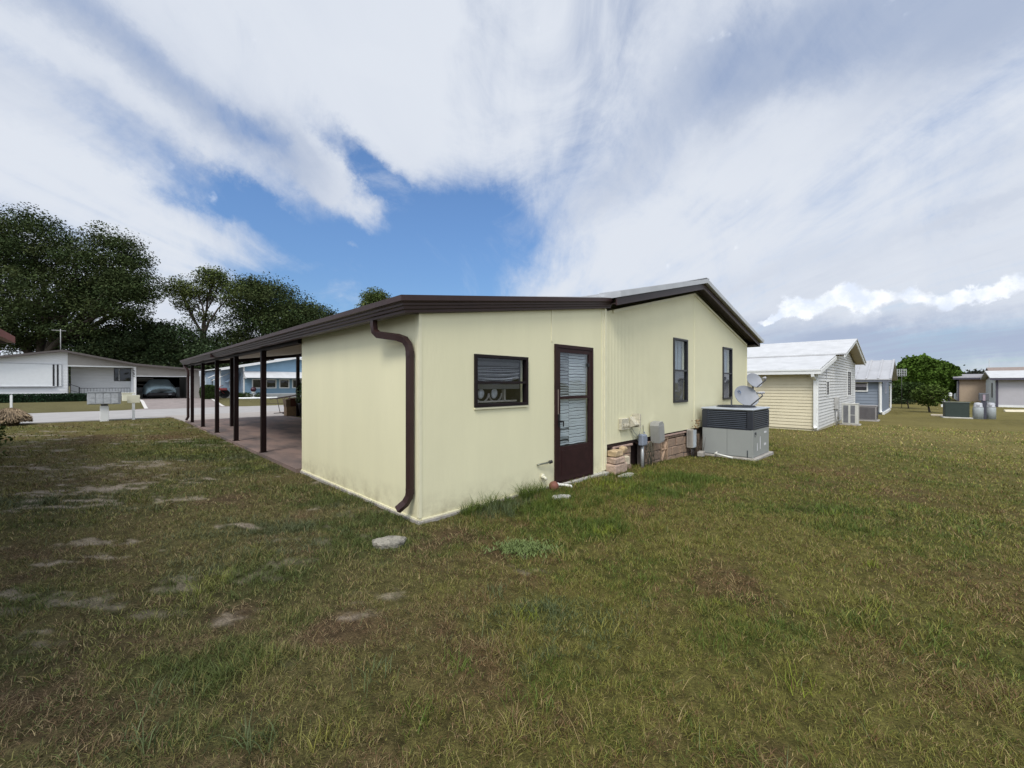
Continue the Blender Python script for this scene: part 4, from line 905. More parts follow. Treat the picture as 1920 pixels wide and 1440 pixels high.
tree('oak_tree', 'light green open crowned tree rising on the left of the pair behind the carport roof', 'tree', X0-.9, Yb,
     [lobe(350, 546, 36, 28, Yb, X0, 44), lobe(412, 532, 36, 30, Yb, X0, 56), lobe(385, 560, 40, 20, Yb, X0, 20), lobe(365, 580, 30, 18, Yb, X0, 14), lobe(395, 600, 26, 16, Yb, X0, 9), lobe(445, 560, 30, 40, Yb, X0, 30)], 7.5, .34, .21, oak2, per=100, cl=1.1, group='oaks behind the far houses', shell=.55, nb=6)
X0 = at(505, 56); Yb = 56
tree('oak_tree', 'broad dark oak behind the middle of the carport roof', 'tree', X0, Yb,
     [lobe(500, 580, 70, 55, Yb, X0, 150), lobe(480, 625, 80, 55, Yb, X0, 130), lobe(560, 600, 45, 38, Yb, X0, 90), lobe(470, 545, 35, 25, Yb, X0, 50), lobe(440, 660, 60, 40, Yb, X0, 70)], 4.0, .5, .25, oak, per=110, cl=1.4, group='oaks behind the far houses', shell=.6)
X0 = at(612, 60); Yb = 60
tree('oak_tree', 'smaller oak with a low rounded top right of the broad dark oak', 'tree', X0, Yb, [lobe(600, 612, 42, 38, Yb, X0, 80), lobe(570, 640, 50, 40, Yb, X0, 80), lobe(635, 640, 35, 40, Yb, X0, 60)], 4.0, .4, .25, oak, per=110, cl=1.4, group='oaks behind the far houses', shell=.6)
X0 = at(712, 62); Yb = 62
tree('oak_tree', 'treetop showing just above the near corner of the brown carport roof', 'tree', X0, Yb, [lobe(705, 572, 36, 30, Yb, X0, 120), lobe(740, 590, 36, 34, Yb, X0, 60), lobe(690, 600, 30, 30, Yb, X0, 50)], 6.0, .4, .22, oak2, per=90, cl=1.0, group='oaks behind the far houses', shell=.6)
for i, (u, v, ru, rv, Yb, lb) in enumerate(((190, 655, 62, 45, 47, 'dark rounded tree behind the ridge of the white house'), (265, 640, 60, 44, 49, 'dark bushy tree between the big oak and the carport, middle of the thicket'), (335, 652, 58, 50, 50, 'dark bushy tree behind the end of the carport roof'), (395, 690, 50, 48, 51, 'low dark tree seen past the far carport posts'), (460, 700, 60, 50, 58, 'dark tree behind the blue house'))):
    X0 = at(u, Yb); tree('thicket_tree', lb, 'tree', X0, Yb, [lobe(u, v, ru, rv, Yb, X0, 150), lobe(u-15, v+45, ru, rv*.8, Yb, X0, 90)], 2.5, .3, .25, shade, per=95, cl=1.15, group='lower trees in the thicket behind the houses', shell=.62)

# right-hand side: clipped rounded trees in a row
fic = leaf_mat('clipped_tree_leaf', (.060, .105, .016), .3)
for i, (u, v, ru, rv, Yb, lb) in enumerate(((1722, 706, 47, 46, 47, 'nearest and largest of the row of clipped round green trees beyond the grey blue house'), (1768, 712, 33, 39, 53, 'middle clipped round green tree of the row, half behind the largest'), (1790, 716, 22, 31, 60, 'farthest and smallest clipped green tree of the row'))):
    X0 = at(u, Yb); k = Yb/775; x, y, z, rx, ry, rz, n = lobe(u, v, ru, rv, Yb, X0, 0)
    t = bpy.data.objects.new('clipped_tree', None); COL.objects.link(t); g0 = float(gz(X0, Yb)); t.location = (X0, Yb, g0); tag(t, lb, 'tree', 'row of clipped round trees')
    N = 15000; d = rng.normal(size=(N, 3)); d /= np.linalg.norm(d, axis=1)[:, None]
    lump = 1+.10*np.sin(d[:, 0]*7+i)*np.sin(d[:, 2]*6+1)+.07*np.sin(d[:, 1]*13+d[:, 2]*11+i*2)+.05*rng.normal(size=N)*(rng.random(N) < .3)
    r_ = (.90+.12*rng.random(N))*lump; P = d*r_[:, None]*np.array([rx, rx, rz])+np.array([0, 0, z-g0]); k_ = P[:, 2] > .15; P = P[k_]; d = d[k_]
    tn = (.75+.5*vn(d[:, 0]*3+5, d[:, 2]*3+d[:, 1]*2, 2.0, i))[:, None]*np.array([1, 1, 1]); leaves('crown', P, .34, fic, t, tint=tn, up=.1, aspect=.7)
    mb = MB(); branch(mb, (0, 0, -.1), (0, 0, z-g0), .25, .12); 
    for q in range(12): a = q*.52; branch(mb, (0, 0, .6+q*.12), (rx*.75*math.cos(a), rx*.75*math.sin(a), (z-g0)*(1+.25*math.sin(q*2.1))), .09, .03, 5)
    mb.build('trunk', bark, t)
def bush(name, lab, cat, x, y, rx, ry, rz, zc, n, size, m, group=None, stems=8, shape='blob', trunk=None, z=None):
    t = bpy.data.objects.new(name, None); COL.objects.link(t); z0 = float(gz(x, y)) if z is None else z; t.location = (x, y, z0); tag(t, lab, cat, group)
    d = rng.normal(size=(n, 3)); d /= np.linalg.norm(d, axis=1)[:, None]; r_ = (.55+.5*rng.random(n))*(1+.18*np.sin(d[:, 0]*6+x)*np.cos(d[:, 2]*5))
    if shape == 'box': d = np.clip(d*1.5, -1, 1)
    P = d*r_[:, None]*np.array([rx, ry, rz])+np.array([0, 0, zc]); P = P[P[:, 2] > .0]
    leaves('foliage' if trunk is None else 'crown', P, size, m, t, tint=(.7+.6*rng.random((len(P), 1)))*np.ones(3), up=.3)
    mb = MB()
    if trunk: branch(mb, (0, 0, -.1), (0, 0, zc), trunk, trunk*.5)
    for i in range(stems):
        a = random.random()*6.28; branch(mb, (.05*math.cos(a)*(trunk is None), .05*math.sin(a)*(trunk is None), -.05 if trunk is None else zc*.55), (rx*.7*math.cos(a), ry*.7*math.sin(a), zc+rz*random.uniform(-.2, .6)), .02 if trunk is None else trunk*.45, .006, 5)
    mb.build('stem' if trunk is None else 'trunk', bark, t); return t
lg = leaf_mat('young_tree_leaf', (.070, .105, .022)); mg = leaf_mat('shrub_leaf', (.035, .058, .016))
p = H(40.5, -4.0); bush('young_tree', 'small bushy bright green tree in front of the row of clipped trees', 'tree', p.x, p.y, 1.0, 1.0, .80, 1.25, 2600, .17, lg, 'two small lawn trees', 10, trunk=.07)
p = H(46.8, -2.75); bush('young_tree', 'small darker lawn tree with a thin straight trunk beside the grey blue house', 'tree', p.x, p.y, 1.15, 1.15, .72, 1.55, 2400, .19, mg, 'two small lawn trees', 8, trunk=.05)
for i, (u, Yb, w_, h_, lb) in enumerate(((1683, 44, 1.5, 1.0, 'low dark shrub at the foot of the clipped trees by the grey blue house corner'), (1700, 49, 1.6, .9, 'low dark shrub under the largest clipped tree'))):
    bush('low_shrub', lb, 'shrub', at(u, Yb), Yb, w_, w_, h_, h_*.7, 2200, .2, shade, 'low shrubs under the clipped trees')
# far belt of trees, each told apart on the skyline
for i, (u, v, ru, rv, Yb) in enumerate(((1832, 700, 14, 9, 150), (1846, 702, 12, 8, 155), (1822, 704, 9, 6, 160))):
    X0 = at(u, Yb); tree('distant_tree', ['widest distant dark tree above the tan house roof', 'distant dark tree right of the widest one above the tan house', 'smallest distant dark tree left of the widest one'][i], 'tree', X0, Yb, [lobe(u, v, ru, rv, Yb, X0, 50), (0, 0, 2.5, ru*Yb/775, ru*Yb/775, 3, 30)], 3, .4, 1.0, leaf_mat('distant_leaf', (.035, .04, .03)), per=14, cl=2.0, group='distant trees on the skyline', nb=2)
def treeline():
    P = []
    for k in range(420):
        th = random.uniform(-50, 50); r_ = random.uniform(260, 420); x, y = r_*math.sin(R(th)), r_*math.cos(R(th)); h = random.uniform(4, 8)
        P.append(np.array([x, y, h*.45])+rng.normal(size=(70, 3))*np.array([5.5, 4, h*.28]))
    P = np.concatenate(P); P = P[P[:, 2] > -.6]; return leaves('distant_woods', P, 2.2, leaf_mat('distant_leaf', (.035, .04, .03)), tint=np.ones((len(P), 3)))
tag(treeline(), 'low continuous belt of far dark woods along the horizon', 'woods', kind='stuff')
# shrub at the left edge and the dried grass mound
bush('leafy_shrub', 'green leafy shrub cut by the left edge of the picture', 'shrub', *H(-4.32, 9.0).xy, .55, .55, .52, .45, 2600, .07, leaf_mat('edge_shrub_leaf', (.035, .060, .014)))
def strands(name, lab, cat, x, y, R_, h, n, m, group=None, wd=.012):
    r_ = R_*np.sqrt(rng.random(n))*.75; a = rng.random(n)*6.283; X = x+r_*np.cos(a); Y = y+r_*np.sin(a)
    zt_ = np.sqrt(np.clip(1-(r_/R_)**2, 0, 1))*h*(.75+.3*rng.random(n)); ox, oy = np.cos(a), np.sin(a)
    g = float(gz(x, y)); th = rng.random(n)*6.283; V = np.empty((n, 6, 3)); w_ = np.c_[np.cos(th), np.sin(th)]*wd
    def rowp(fr, zf, k): 
        px_ = X-x; py_ = Y-y; bx_, by_ = px_*(.45+fr*.75)+ox*fr*R_*.10, py_*(.45+fr*.75)+oy*fr*R_*.10
        V[:, k] = np.c_[x+bx_-w_[:, 0], y+by_-w_[:, 1], g+zf]; V[:, k+1] = np.c_[x+bx_+w_[:, 0], y+by_+w_[:, 1], g+zf]
    rowp(.0, np.zeros(n), 0); rowp(.42, zt_, 2); rowp(.95, zt_*(.25+.55*rng.random(n)), 4)
    b = (np.arange(n)*6)[:, None]; f = np.concatenate([b+np.array([0, 1, 3, 2]), b+np.array([2, 3, 5, 4])], 1).reshape(-1)
    o = npmesh(name, V.reshape(-1, 3), f, np.full(2*n, 4), m, None, np.repeat((.55+.8*rng.random((n, 1)))*np.ones(3), 6, 0)); return tag(o, lab, cat, group)
p = H(-4.80, 19.65); strands('dried_grass_mound', 'round mound of dried brown ornamental grass at the near kerb of the street', 'dry grass clump', p.x, p.y, .58, .62, 3800, mat('dried_straw', (.25, .185, .115), .9, noise=.3, nscale=3, attr='tint'))

# ================================================================== white house over the street
Wb = 36.0; g0 = gzab(-2, 36)
whs = mat('white_siding', (.70, .71, .72), .55, noise=.04, nscale=1.5, wave=('Z', 1.6, .006)); whp = mat('white_house_panel', (.74, .76, .77), .5, noise=.03)
gry = mat('grey_gable_panel', (.30, .28, .255), .6, noise=.06, nscale=2); wbr = mat('grey_brown_fascia', (.10, .085, .08), .5, noise=.1)
t = thing('white_house', 'low white house with a shallow gable, recessed porch and carport straight across the street', 'house', -4.01, Wb, 0)
zz = lambda a: np.interp(a, [-9.2, -.21, 3.24, 7.0], [1.82+.1, 3.66, 2.88, 2.56])       # local a (0 = wall corner)
def zr(a): return float(3.66+.2*(a+.21)) if a < -.21 else float(np.interp(a, [-.21, 3.3, 7.0], [3.66, 2.88, 2.56]))
mb = MB(); wall(mb, PF(0), [-9.0, -.21, 0], lambda s: zr(s)-.05, g0+.25, [], .1); mb.build('wall', whs, t)
mb = MB(); mb.box(-9, -.02, .06, .3, g0-.3, g0+.25); mb.box(.0, 3.3, 1.0, 1.3, g0-.3, g0+.2); mb.build('footing', conc, t)
mb = MB(); wall(mb, PF(1.25), [.1, 3.25], lambda s: 2.9, g0+.1, [(2.24, 3.16, 1.72, 2.62)], .1); wall(mb, lambda s, d, z: (-d, s, z), [.1, 1.25], lambda s: 3.5, g0+.1, [(.35, .95, g0+.15, 2.5)], .1)
mb.build('porch_wall', whs, t)
mb = MB(); mb.prism([(0.002, 2.74), (3.25, 2.74), (3.25, zr(3.25)-.05), (.002, zr(0)-.05)], .0, .06); mb.prism([(3.25, 2.10), (6.32, 2.10), (6.95, 2.10), (6.95, 2.52), (3.25, 2.83)], .02, .08); mb.build('gable_panel', gry, t)
mb = MB(); mb.box(.002, 3.25, -.02, .08, 2.66, 2.738); mb.box(3.2, 3.34, -.03, .10, g0, 2.74); mb.box(6.28, 6.40, -.03, .10, g0, 2.10); mb.box(3.34, 6.28, -.01, .07, 2.04, 2.098); mb.build('porch_beam', white_p, t)
mb = MB(); mb.box(6.40, 7.0, .05, 6.0, g0, 2.10); mb.build('end_wall', gry, t)
mb = MB()
for (a0, a1) in ((-9.3, -.21), (-.21, 3.3), (3.3, 7.1)): mb.prism([(a0, zr(a0)-.06), (a1, zr(a1)-.06), (a1, zr(a1)+.07), (a0, zr(a0)+.07)], -.40, -.36)
mb.build('fascia', wbr, t)
mb = MB()
for (a0, a1) in ((-9.3, -.21), (-.21, 3.3), (3.3, 7.1)): mb.prism([(a0, zr(a0)+.0), (a1, zr(a1)+.0), (a1, zr(a1)+.066), (a0, zr(a0)+.066)], -.359, 14 if a0 < 3 else 6.2)
mb.build('roof', mat('grey_brown_roof', (.20, .18, .17), .7, noise=.1), t)
mb = MB(); mb.box(-8.9, -.28, -.03, -.002, 1.36, 2.78); mb.build('wall_panel', whp, t)
mb = MB(); frame(mb, -8.92, -.26, 1.34, 2.80, .03, -.045, -.031); mb.box(-8.9, -.55, -.10, -.046, 1.30, 1.37); mb.build('panel_trim', mat('pale_grey_trim', (.42, .43, .45), .5), t)
mb = MB(); mb.box(-.66, -.58, -.052, -.0465, 1.36, 2.76); mb.build('dark_stripe', black_m, t)
mb = MB(); mb.box(-.48, -.40, -.052, -.0465, 1.36, 2.76); mb.build('dark_stripe', black_m, t)
wi = window(t, 2.24, 3.16, 1.74, 2.60, y=1.26, g=dkglass, m=black_m, fw=.04)
mb = MB(); mb.box(2.46, 2.49, 1.22, 1.26, 1.74, 2.6); mb.build('mullion', white_p, wi)
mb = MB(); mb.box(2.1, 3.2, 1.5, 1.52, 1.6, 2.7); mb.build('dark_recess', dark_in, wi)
mb = MB(); mb.box(-.09, -.07, .37, .93, g0+.16, 2.48); mb.build('door', black_m, t)
# carport back wall and screened opening
mb = MB(); mb.box(3.3, 8.6, 6.4, 6.5, g0, 1.22); mb.box(3.3, 8.6, 6.4, 6.5, 2.1, 2.75); mb.box(7.75, 8.6, 6.4, 6.5, 1.22, 2.1); mb.build('carport_wall', mat('carport_white_wall', (.74, .76, .78), .6, noise=.05), t)
mb = MB(); mb.box(3.3, 7.75, 6.43, 6.45, 1.22, 2.1); mb.build('screened_opening', glass('dark_screen', (.12, .12, .13), .0), t)
mb = MB(); mb.box(3.7, 4.7, 6.37, 6.40, 1.72, 2.02); mb.box(3.7, 4.9, 6.37, 6.40, 1.38, 1.5); mb.build('wall_cabinet', mat('cabinet_cream', (.36, .33, .28), .6), t)
mb = MB(); mb.box(3.1, 3.2, .5, 6.4, g0, 2.6); mb.build('carport_side_wall', mat('carport_white_wall', (.58, .6, .62)), t)
mb = MB()
for (z, s) in ((2.50, 1), (2.36, -1), (2.24, 1), (2.12, -1)): mb.tube([(3.16, -.05, z), (3.20+.03*s, -.06, z-.05), (3.26, -.05, z-.10)], .02, n=6)
mb.build('porch_bracket', black_m, t)
# porch railing
mb = MB(); mb.box(.5, 3.0, -.02, .01, g0+.82, g0+.85); mb.box(.5, 3.0, -.02, .01, g0+.22, g0+.25)
for i in range(17): mb.box(.6+i*.15, .615+i*.15, -.01, .005, g0+.25, g0+.82)
mb.tube([(.0, -.1, g0+1.15), (.5, -.1, g0+.92)], .018, n=6); mb.tube([(.0, -.1, g0+.75), (.5, -.1, g0+.55)], .012, n=6)
for x in (.10, .5, .52): mb.box(x, x+.04, -.12, -.08, g0, g0+1.12-.2*(x > .3))
mb.build('railing', black_m, t)
an = thing('tv_antenna', 'thin rooftop television antenna on the ridge of the white house', 'antenna', -4.34, 36.3, 3.66)
mb = MB(); mb.tube([(0, 0, -.1), (0, 0, 1.45)], .022, n=6); mb.build('mast', mat('antenna_grey', (.38, .38, .38), .5), an)
mb = MB(); mb.tube([(-.4, 0, 1.35), (.25, 0, 1.35)], .015, n=6)
for i in range(5): mb.tube([(-.35+i*.14, -.3, 1.35), (-.35+i*.14, .3, 1.35)], .01, n=5)
mb.build('element', mat('antenna_grey', (.38, .38, .38)), an)
# hedge
ht = thing('hedge', 'long low clipped dark green hedge in front of the white house', 'hedge', -6.9, 35.2)
n = 16000; P = np.c_[rng.uniform(-5.2, 4.55, n), rng.uniform(-.3, .3, n), rng.uniform(.0, .47, n)]; e = rng.integers(0, 3, n)
P[e == 0, 2] = .45+.05*rng.random((e == 0).sum()); P[e == 1, 1] = -.3+.05*rng.random((e == 1).sum()); leaves('foliage', P, .09, leaf_mat('hedge_leaf', (.022, .045, .022)), ht, tint=(.7+.6*rng.random((n, 1)))*np.ones(3))
mb = MB(); mb.box(-5.2, 4.5, -.24, .24, -.1, .40); mb.build('twig_core', mat('hedge_core', (.018, .022, .012), .95, noise=.4, nscale=9), ht)
# small planter and white stake at the lawn
def planter(name, lab, a, b, sx, sy, sz, m):
    t = thing(name, lab, 'planter', a, b); mb = MB(); mb.box(-sx/2, sx/2, -sy/2, sy/2, -.05, sz, bev=.02); mb.box(-sx/2-.03, sx/2+.03, -sy/2-.03, sy/2+.03, sz, sz+.05, bev=.01); mb.build('tub', m, t); return t
planter('planter_box', 'square cream planter at the corner of the white house driveway', -1.15, 34.2, .62, .5, .48, cream_p)
def stake(lab, a, b, h, sign=False):
    t = thing('marker_post', lab, 'post', a, b, group='white posts along the street'); mb = MB(); mb.box(-.045, .045, -.045, .045, -.2, h, bev=.01); mb.prism([(-.045, h), (.045, h), (0, h+.05)], -.045, .045); mb.build('post', white_p, t)
    if sign: mb = MB(); mb.box(-.20, .20, -.065, -.046, h-.36, h-.03, bev=.006); mb.build('plate', cream_p, t)
    return t
stake('white post with a cream plate at the street edge, right of the mailboxes', -1.47, 19.9, 1.06, True)
stake('short white post on the lawn at the far left in front of the hedge', -5.75, 29.6, .85)
# cluster mailbox
t = thing('cluster_mailbox', 'grey metal cluster mailbox on a white pedestal at the street edge', 'mailbox', -2.35, 19.75)
mb = MB(); mb.box(-.13, .13, -.10, .10, -.1, .62, bev=.01); mb.build('pedestal', white_p, t)
mb = MB(); mb.box(-.10, .10, -.08, .08, .62, .68); mb.build('neck', black_m, t)
mm = mat('mailbox_grey', (.36, .38, .40), .45, .2, noise=.2, nscale=7)
Tm = Matrix.Translation((0, 0, 0)) @ Matrix.Rotation(R(-8), 4, 'Z')
mb = MB(); mb.box(-.47, .47, -.22, .22, .68, 1.16, Tm, bev=.015); mb.prism([(-.25, 1.16), (.25, 1.16), (.25, 1.19), (-.25, 1.205)], -.49, .49, 'yz', Tm); mb.build('housing', mm, t)
for i in range(4):
    for j in range(2): mb = MB(); mb.box(-.44+i*.225, -.235+i*.225, -.232, -.221, .71+j*.225, .92+j*.225, Tm, bev=.006); mb.box(-.36+i*.225, -.33+i*.225, -.237, -.2325, .80+j*.225, .83+j*.225, Tm); mb.build('compartment_door', mat('mailbox_door', (.42, .44, .46), .4, .2, noise=.2, nscale=9), t)
# covered car in the carport
t = thing('covered_car', 'car under a light blue fitted cover in the carport of the white house', 'car', .82, 37.0)
cov = mat('car_cover', (.52, .68, .74), .75, noise=.12, nscale=2.5, bump=1, bscale=7)
secs = []                                                    # (y, half width, base z, shoulder z, top z, roof half width)
for (y, hw, zb_, zs, zt_, hr) in ((-.02, .66, .42, .62, .72, .55), (.06, .80, .36, .74, .88, .62), (.35, .90, .34, .82, .98, .66), (.95, .93, .34, .90, 1.08, .66), (1.45, .93, .34, .95, 1.40, .60), (2.0, .93, .34, .98, 1.50, .60), (2.8, .93, .34, .98, 1.50, .60), (3.5, .92, .34, .96, 1.30, .60), (4.1, .90, .34, .88, 1.02, .62), (4.4, .80, .38, .75, .85, .55)):
    ring = []
    for k in range(25):
        q = math.pi*k/24; cx = math.cos(q); sz = math.sin(q)
        x = hw*(abs(cx)**.55)*(1 if cx > 0 else -1); z = zb_+(zt_-zb_)*(sz**.62)
        if z > zs: f = (z-zs)/(zt_-zs+1e-6); x = x*(1-f)+min(abs(x), hr)*(1 if x > 0 else -1)*f
        ring.append((x, y+.012*math.sin(k*2.3), z+.006*math.sin(k*3.1+y*5)))
    secs.append(ring)
mb = MB(); vs = [p for r_ in secs for p in r_]; n = 25
fs = [(i*n+j, i*n+j+1, (i+1)*n+j+1, (i+1)*n+j) for i in range(len(secs)-1) for j in range(n-1)]+[tuple(range(n)), tuple((len(secs)-1)*n+k for k in range(n-1, -1, -1))]
mb.add(vs, fs, smooth=True); mb.build('cover', cov, t)
mb = MB(); mb.box(-.86, .86, .05, 4.3, .16, .44, bev=.05); mb.box(-.80, .80, -.05, .2, .20, .50, bev=.06); mb.build('bumper', black_m, t)
for (x, y) in ((-.78, .85), (.78, .85), (-.78, 3.5), (.78, 3.5)):
    mb = MB(); mb.lathe([(.14, -.1), (.30, -.1), (.32, -.06), (.32, .06), (.30, .1), (.14, .1)], 20, Matrix.Translation((x, y, .32)) @ Matrix.Rotation(R(90), 4, 'Y')); mb.build('wheel', mat('tyre', (.02, .02, .02), .8), t)
mb = MB(); mb.box(.38, .55, -.06, -.05, .30, .38); mb.build('plate', mat('pale_plate', (.3, .32, .34), .5), t)

# ================================================================== blue house
bl = mat('blue_siding', (.19, .31, .42), .6, noise=.05, nscale=2, wave=('Z', 1.6, .006)); bl2 = mat('pale_blue_siding', (.36, .46, .57), .6, noise=.06, nscale=2, wave=('Z', 1.6, .006))
Bb = 34.0; g0 = gzab(6, 34)
t = thing('blue_house', 'sky blue house with white awning and a row of windows, seen through the carport', 'house', 5.5, Bb, 0)
zr2 = lambda a: 3.72-.205*abs(a-3.75)
mb = MB(); wins = [(.55+i*.98, 1.33+i*.98, 1.14, 1.90) for i in range(7)]
wall(mb, PF(0), [0, 3.75, 7.6], lambda s: zr2(s)-.06, g0+.28, wins, .12); mb.build('wall', bl, t)
mb = MB(); wall(mb, PF(1.8), [-1.2, 0.0], lambda s: zr2(s)-.1, g0+.2, [(-.62, -.22, 1.2, 1.85)], .1); wall(mb, lambda s, d, z: (-1.2+d, s, z), [1.9, 12], lambda s: zr2(-1.2)-.08, g0+.2, [(5, 6, 1.2, 1.9)], .1); wall(mb, lambda s, d, z: (0+d, s, z), [.12, 1.8], lambda s: zr2(0)-.1, g0+.28, [], .1); mb.build('side_wall', bl2, t)
mb = MB(); mb.box(-.02, 7.6, -.04, .12, g0-.2, g0+.279); mb.box(-1.2, 0, 1.78, 2, g0-.2, g0+.2); mb.build('footing', mat('pale_footing', (.5, .5, .48), .9, noise=.1), t)
mb = MB()
for (a0, a1) in ((-1.55, 3.75), (3.75, 8.9)): mb.prism([(a0, zr2(a0)-.10), (a1, zr2(a1)-.10), (a1, zr2(a1)+.05), (a0, zr2(a0)+.05)], -.35, -.31)
mb.box(-.05, .06, -.012, -.001, g0+.3, 2.85); mb.box(.02, 7.6, -.03, -.001, g0+.28, g0+.36)
mb.build('white_trim', white_p, t)
mb = MB()
for (a0, a1) in ((-1.55, 3.75), (3.75, 8.9)): mb.prism([(a0, zr2(a0)-.0), (a1, zr2(a1)-.0), (a1, zr2(a1)+.06), (a0, zr2(a0)+.06)], -.309, 12)
mb.build('roof', roof_white, t)
mb = MB(); mb.prism([(-.001, 2.52), (-.001, 2.49), (-.95, 1.97), (-.95, 2.0)], -.05, 7.2, 'yz'); mb.prism([(-.02, 2.49), (-.95, 1.97), (-.95, 1.90), (-.02, 2.0)], -.05, -.03, 'yz'); mb.build('awning', roof_white, t)
for (x0, x1, z0, z1) in wins:
    wi = window(t, x0+.04, x1-.04, z0+.04, z1-.04, g=dkglass, m=white_p, fw=.07)
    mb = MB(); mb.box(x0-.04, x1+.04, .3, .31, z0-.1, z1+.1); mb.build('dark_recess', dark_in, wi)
wi = window(t, -.60, -.24, 1.22, 1.83, y=1.8, g=dkglass, m=white_p, fw=.05); mb = MB(); mb.box(-.44, -.40, 1.77, 1.80, 1.22, 1.83); mb.build('mullion', white_p, wi); mb = MB(); mb.box(-.66, -.2, 2.1, 2.11, 1.1, 1.95); mb.build('dark_recess', dark_in, wi)
mb = MB(); mb.box(.60, 1.28, .22, .23, 1.15, 1.88); mb.build('red_curtain', mat('dull_red_curtain', (.16, .07, .08), .8, noise=.5, nscale=12, stretch=(1, 1, .1)), t)
mb = MB(); mb.tube([(-1.28, 1.5, g0-.1), (-1.28, 1.5, 2.55)], .05, n=8); mb.tube([(-2.1, 1.4, 1.95), (-1.2, 1.4, 2.45)], .035, n=6); mb.tube([(-1.85, 1.4, 1.75), (-.7, 1.4, 2.35)], .035, n=6); mb.build('awning_support', white_p, t)
mb = MB(); mb.prism([(-.9, 1.6), (-.05, 2.35), (-.05, 2.40), (-.95, 1.65)], 1.0, 1.75); mb.build('side_awning', bl2, t)
# clipped bush, wheeled thing, urn, garden bed
def boxbush(lab, a, b, r_, h):
    t = thing('clipped_bush', lab, 'shrub', a, b); n = 5200; P = rng.uniform(-1, 1, (n, 3)); q = np.max(np.abs(P)**1, axis=1)[:, None]; P = P/np.linalg.norm(P, axis=1)[:, None]**.6/q**.4; P *= np.array([r_, r_, h/2])*(.93+.1*rng.random((n, 1))); P[:, 2] += h/2; P = P[P[:, 2] > 0]
    leaves('foliage', P, .10, mg, t, tint=(.7+.6*rng.random((len(P), 1)))*np.ones(3)); mb = MB(); mb.lathe([(r_*.5, .0), (r_*.8, h*.3), (r_*.8, h*.7), (r_*.4, h*.85)], 14); mb.build('twig_core', MATS['hedge_core'], t)
boxbush('rounded clipped green bush between the white and blue houses', 3.15, 33.4, .52, 1.05)
t = thing('tricycle', 'dark red and black wheeled cart parked behind the left corner of the blue house', 'cart', 4.05, 35.0)
for x in (-.25, .35):
    mb = MB(); mb.lathe([(.30, -.03), (.36, -.03), (.36, .03), (.30, .03), (.30, -.03)], 22, Matrix.Translation((x, 0, .36)) @ Matrix.Rotation(R(90), 4, 'X'))
    for q in range(8): mb.tube([(x, 0, .36), (x+.31*math.cos(q*.785), 0, .36+.31*math.sin(q*.785))], .006, n=4)
    mb.build('wheel', mat('tyre', (.02, .02, .02)), t)
mb = MB(); mb.tube([(-.25, 0, .36), (.0, 0, .72), (.35, 0, .36)], .025, n=6); mb.tube([(0, 0, .72), (.1, 0, .95), (.3, .1, 1.0)], .02, n=6); mb.box(-.05, .5, -.25, .25, .62, .80, bev=.03); mb.build('frame', mat('dull_red_paint', (.20, .035, .04), .5, noise=.2), t)
t = thing('garden_urn', 'white pedestal urn with a dark red ball on top, by the blue house', 'garden ornament', 6.0, 33.3)
mb = MB(); mb.lathe([(.16, -.05), (.16, .05), (.07, .10), (.06, .40), (.15, .46), (.15, .50)], 18); mb.build('pedestal', white_p, t)
mb = MB(); mb.lathe([(.02, .48)]+[(.20*math.sin(a), .69-.20*math.cos(a)) for a in np.linspace(.2, 3.1, 12)], 20); mb.build('gazing_ball', mat('dark_red_glass', (.045, .012, .02), .12), t)
for i, (a, b, s, lb) in enumerate(((5.55, 33.2, .38, 'low leafy plant in the bed left of the white urn'), (6.35, 33.25, .30, 'low leafy plant in the bed right of the white urn'), (5.15, 33.35, .28, 'small leafy plant at the left end of the bed by the blue house'))):
    p = H(a, b); bush('bed_plant', lb, 'plant', p.x, p.y, s, s, .26, .22, 500, .09, mg, 'plants in the bed by the blue house', 4)
o = (lambda mb: (mb.tube([(-1.1, -.2, .03), (-.8, -.55, .03), (0, -.75, .03), (.9, -.6, .03), (1.6, -.2, .03)], 0, rect=(.12, .10)), mb.build('garden_edging', white_p))[1])(MB()); p = H(6.0, 33.3, gzab(6, 33)); o.location = p; o.rotation_euler = (0, 0, TH); tag(o, 'curved white edging kerb round the bed by the blue house', 'kerb')

# ================================================================== odds and ends at the carport end
t = thing('metal_ramp', 'dark metal ramp frame propped on legs beside the driveway beyond the carport', 'ramp', 4.15, 18.6, .03, -45)
mb = MB()
for y in (-.25, .25): mb.tube([(-.75, y, .72), (1.1, y, 1.02)], .022, n=6); mb.tube([(-.55, y, .03), (.75, y, .13)], .018, n=6); mb.tube([(-.05, y, .82), (.12, y, .07)], .018, n=6); mb.tube([(-.40, y, .77), (-.24, y, .05)], .018, n=6)
for k in range(9): x = -.7+k*.22; mb.tube([(x, -.25, .725+(x+.75)*.162), (x, .25, .725+(x+.75)*.162)], .014, n=5)
mb.tube([(-.95, -.25, .50), (.1, -.25, .52)], .012, n=5); mb.build('frame', mat('rusty_dark_metal', (.05, .032, .028), .6, noise=.4), t)
mb = MB(); mb.box(-.1, .9, -.30, .30, .0, .05); mb.build('base_plate', black_m, t)
t = thing('planter_box', 'brown and tan stacked square planter at the foot of the inner carport post', 'planter', 3.72, 16.75, .05)
mb = MB(); mb.box(-.22, .20, -.20, .20, 0, .42, bev=.01); mb.build('lower_tub', mat('tan_clay', (.26, .175, .10), .85, noise=.2), t)
mb = MB(); mb.box(-.05, .30, -.18, .18, .421, .80, bev=.01); mb.build('upper_tub', mat('rust_clay', (.10, .035, .022), .8, noise=.2), t)
mb = MB(); mb.box(-.24, -.052, -.19, .19, .421, .76, bev=.01); mb.build('side_tub', mat('brown_clay', (.17, .12, .075), .8, noise=.2), t)
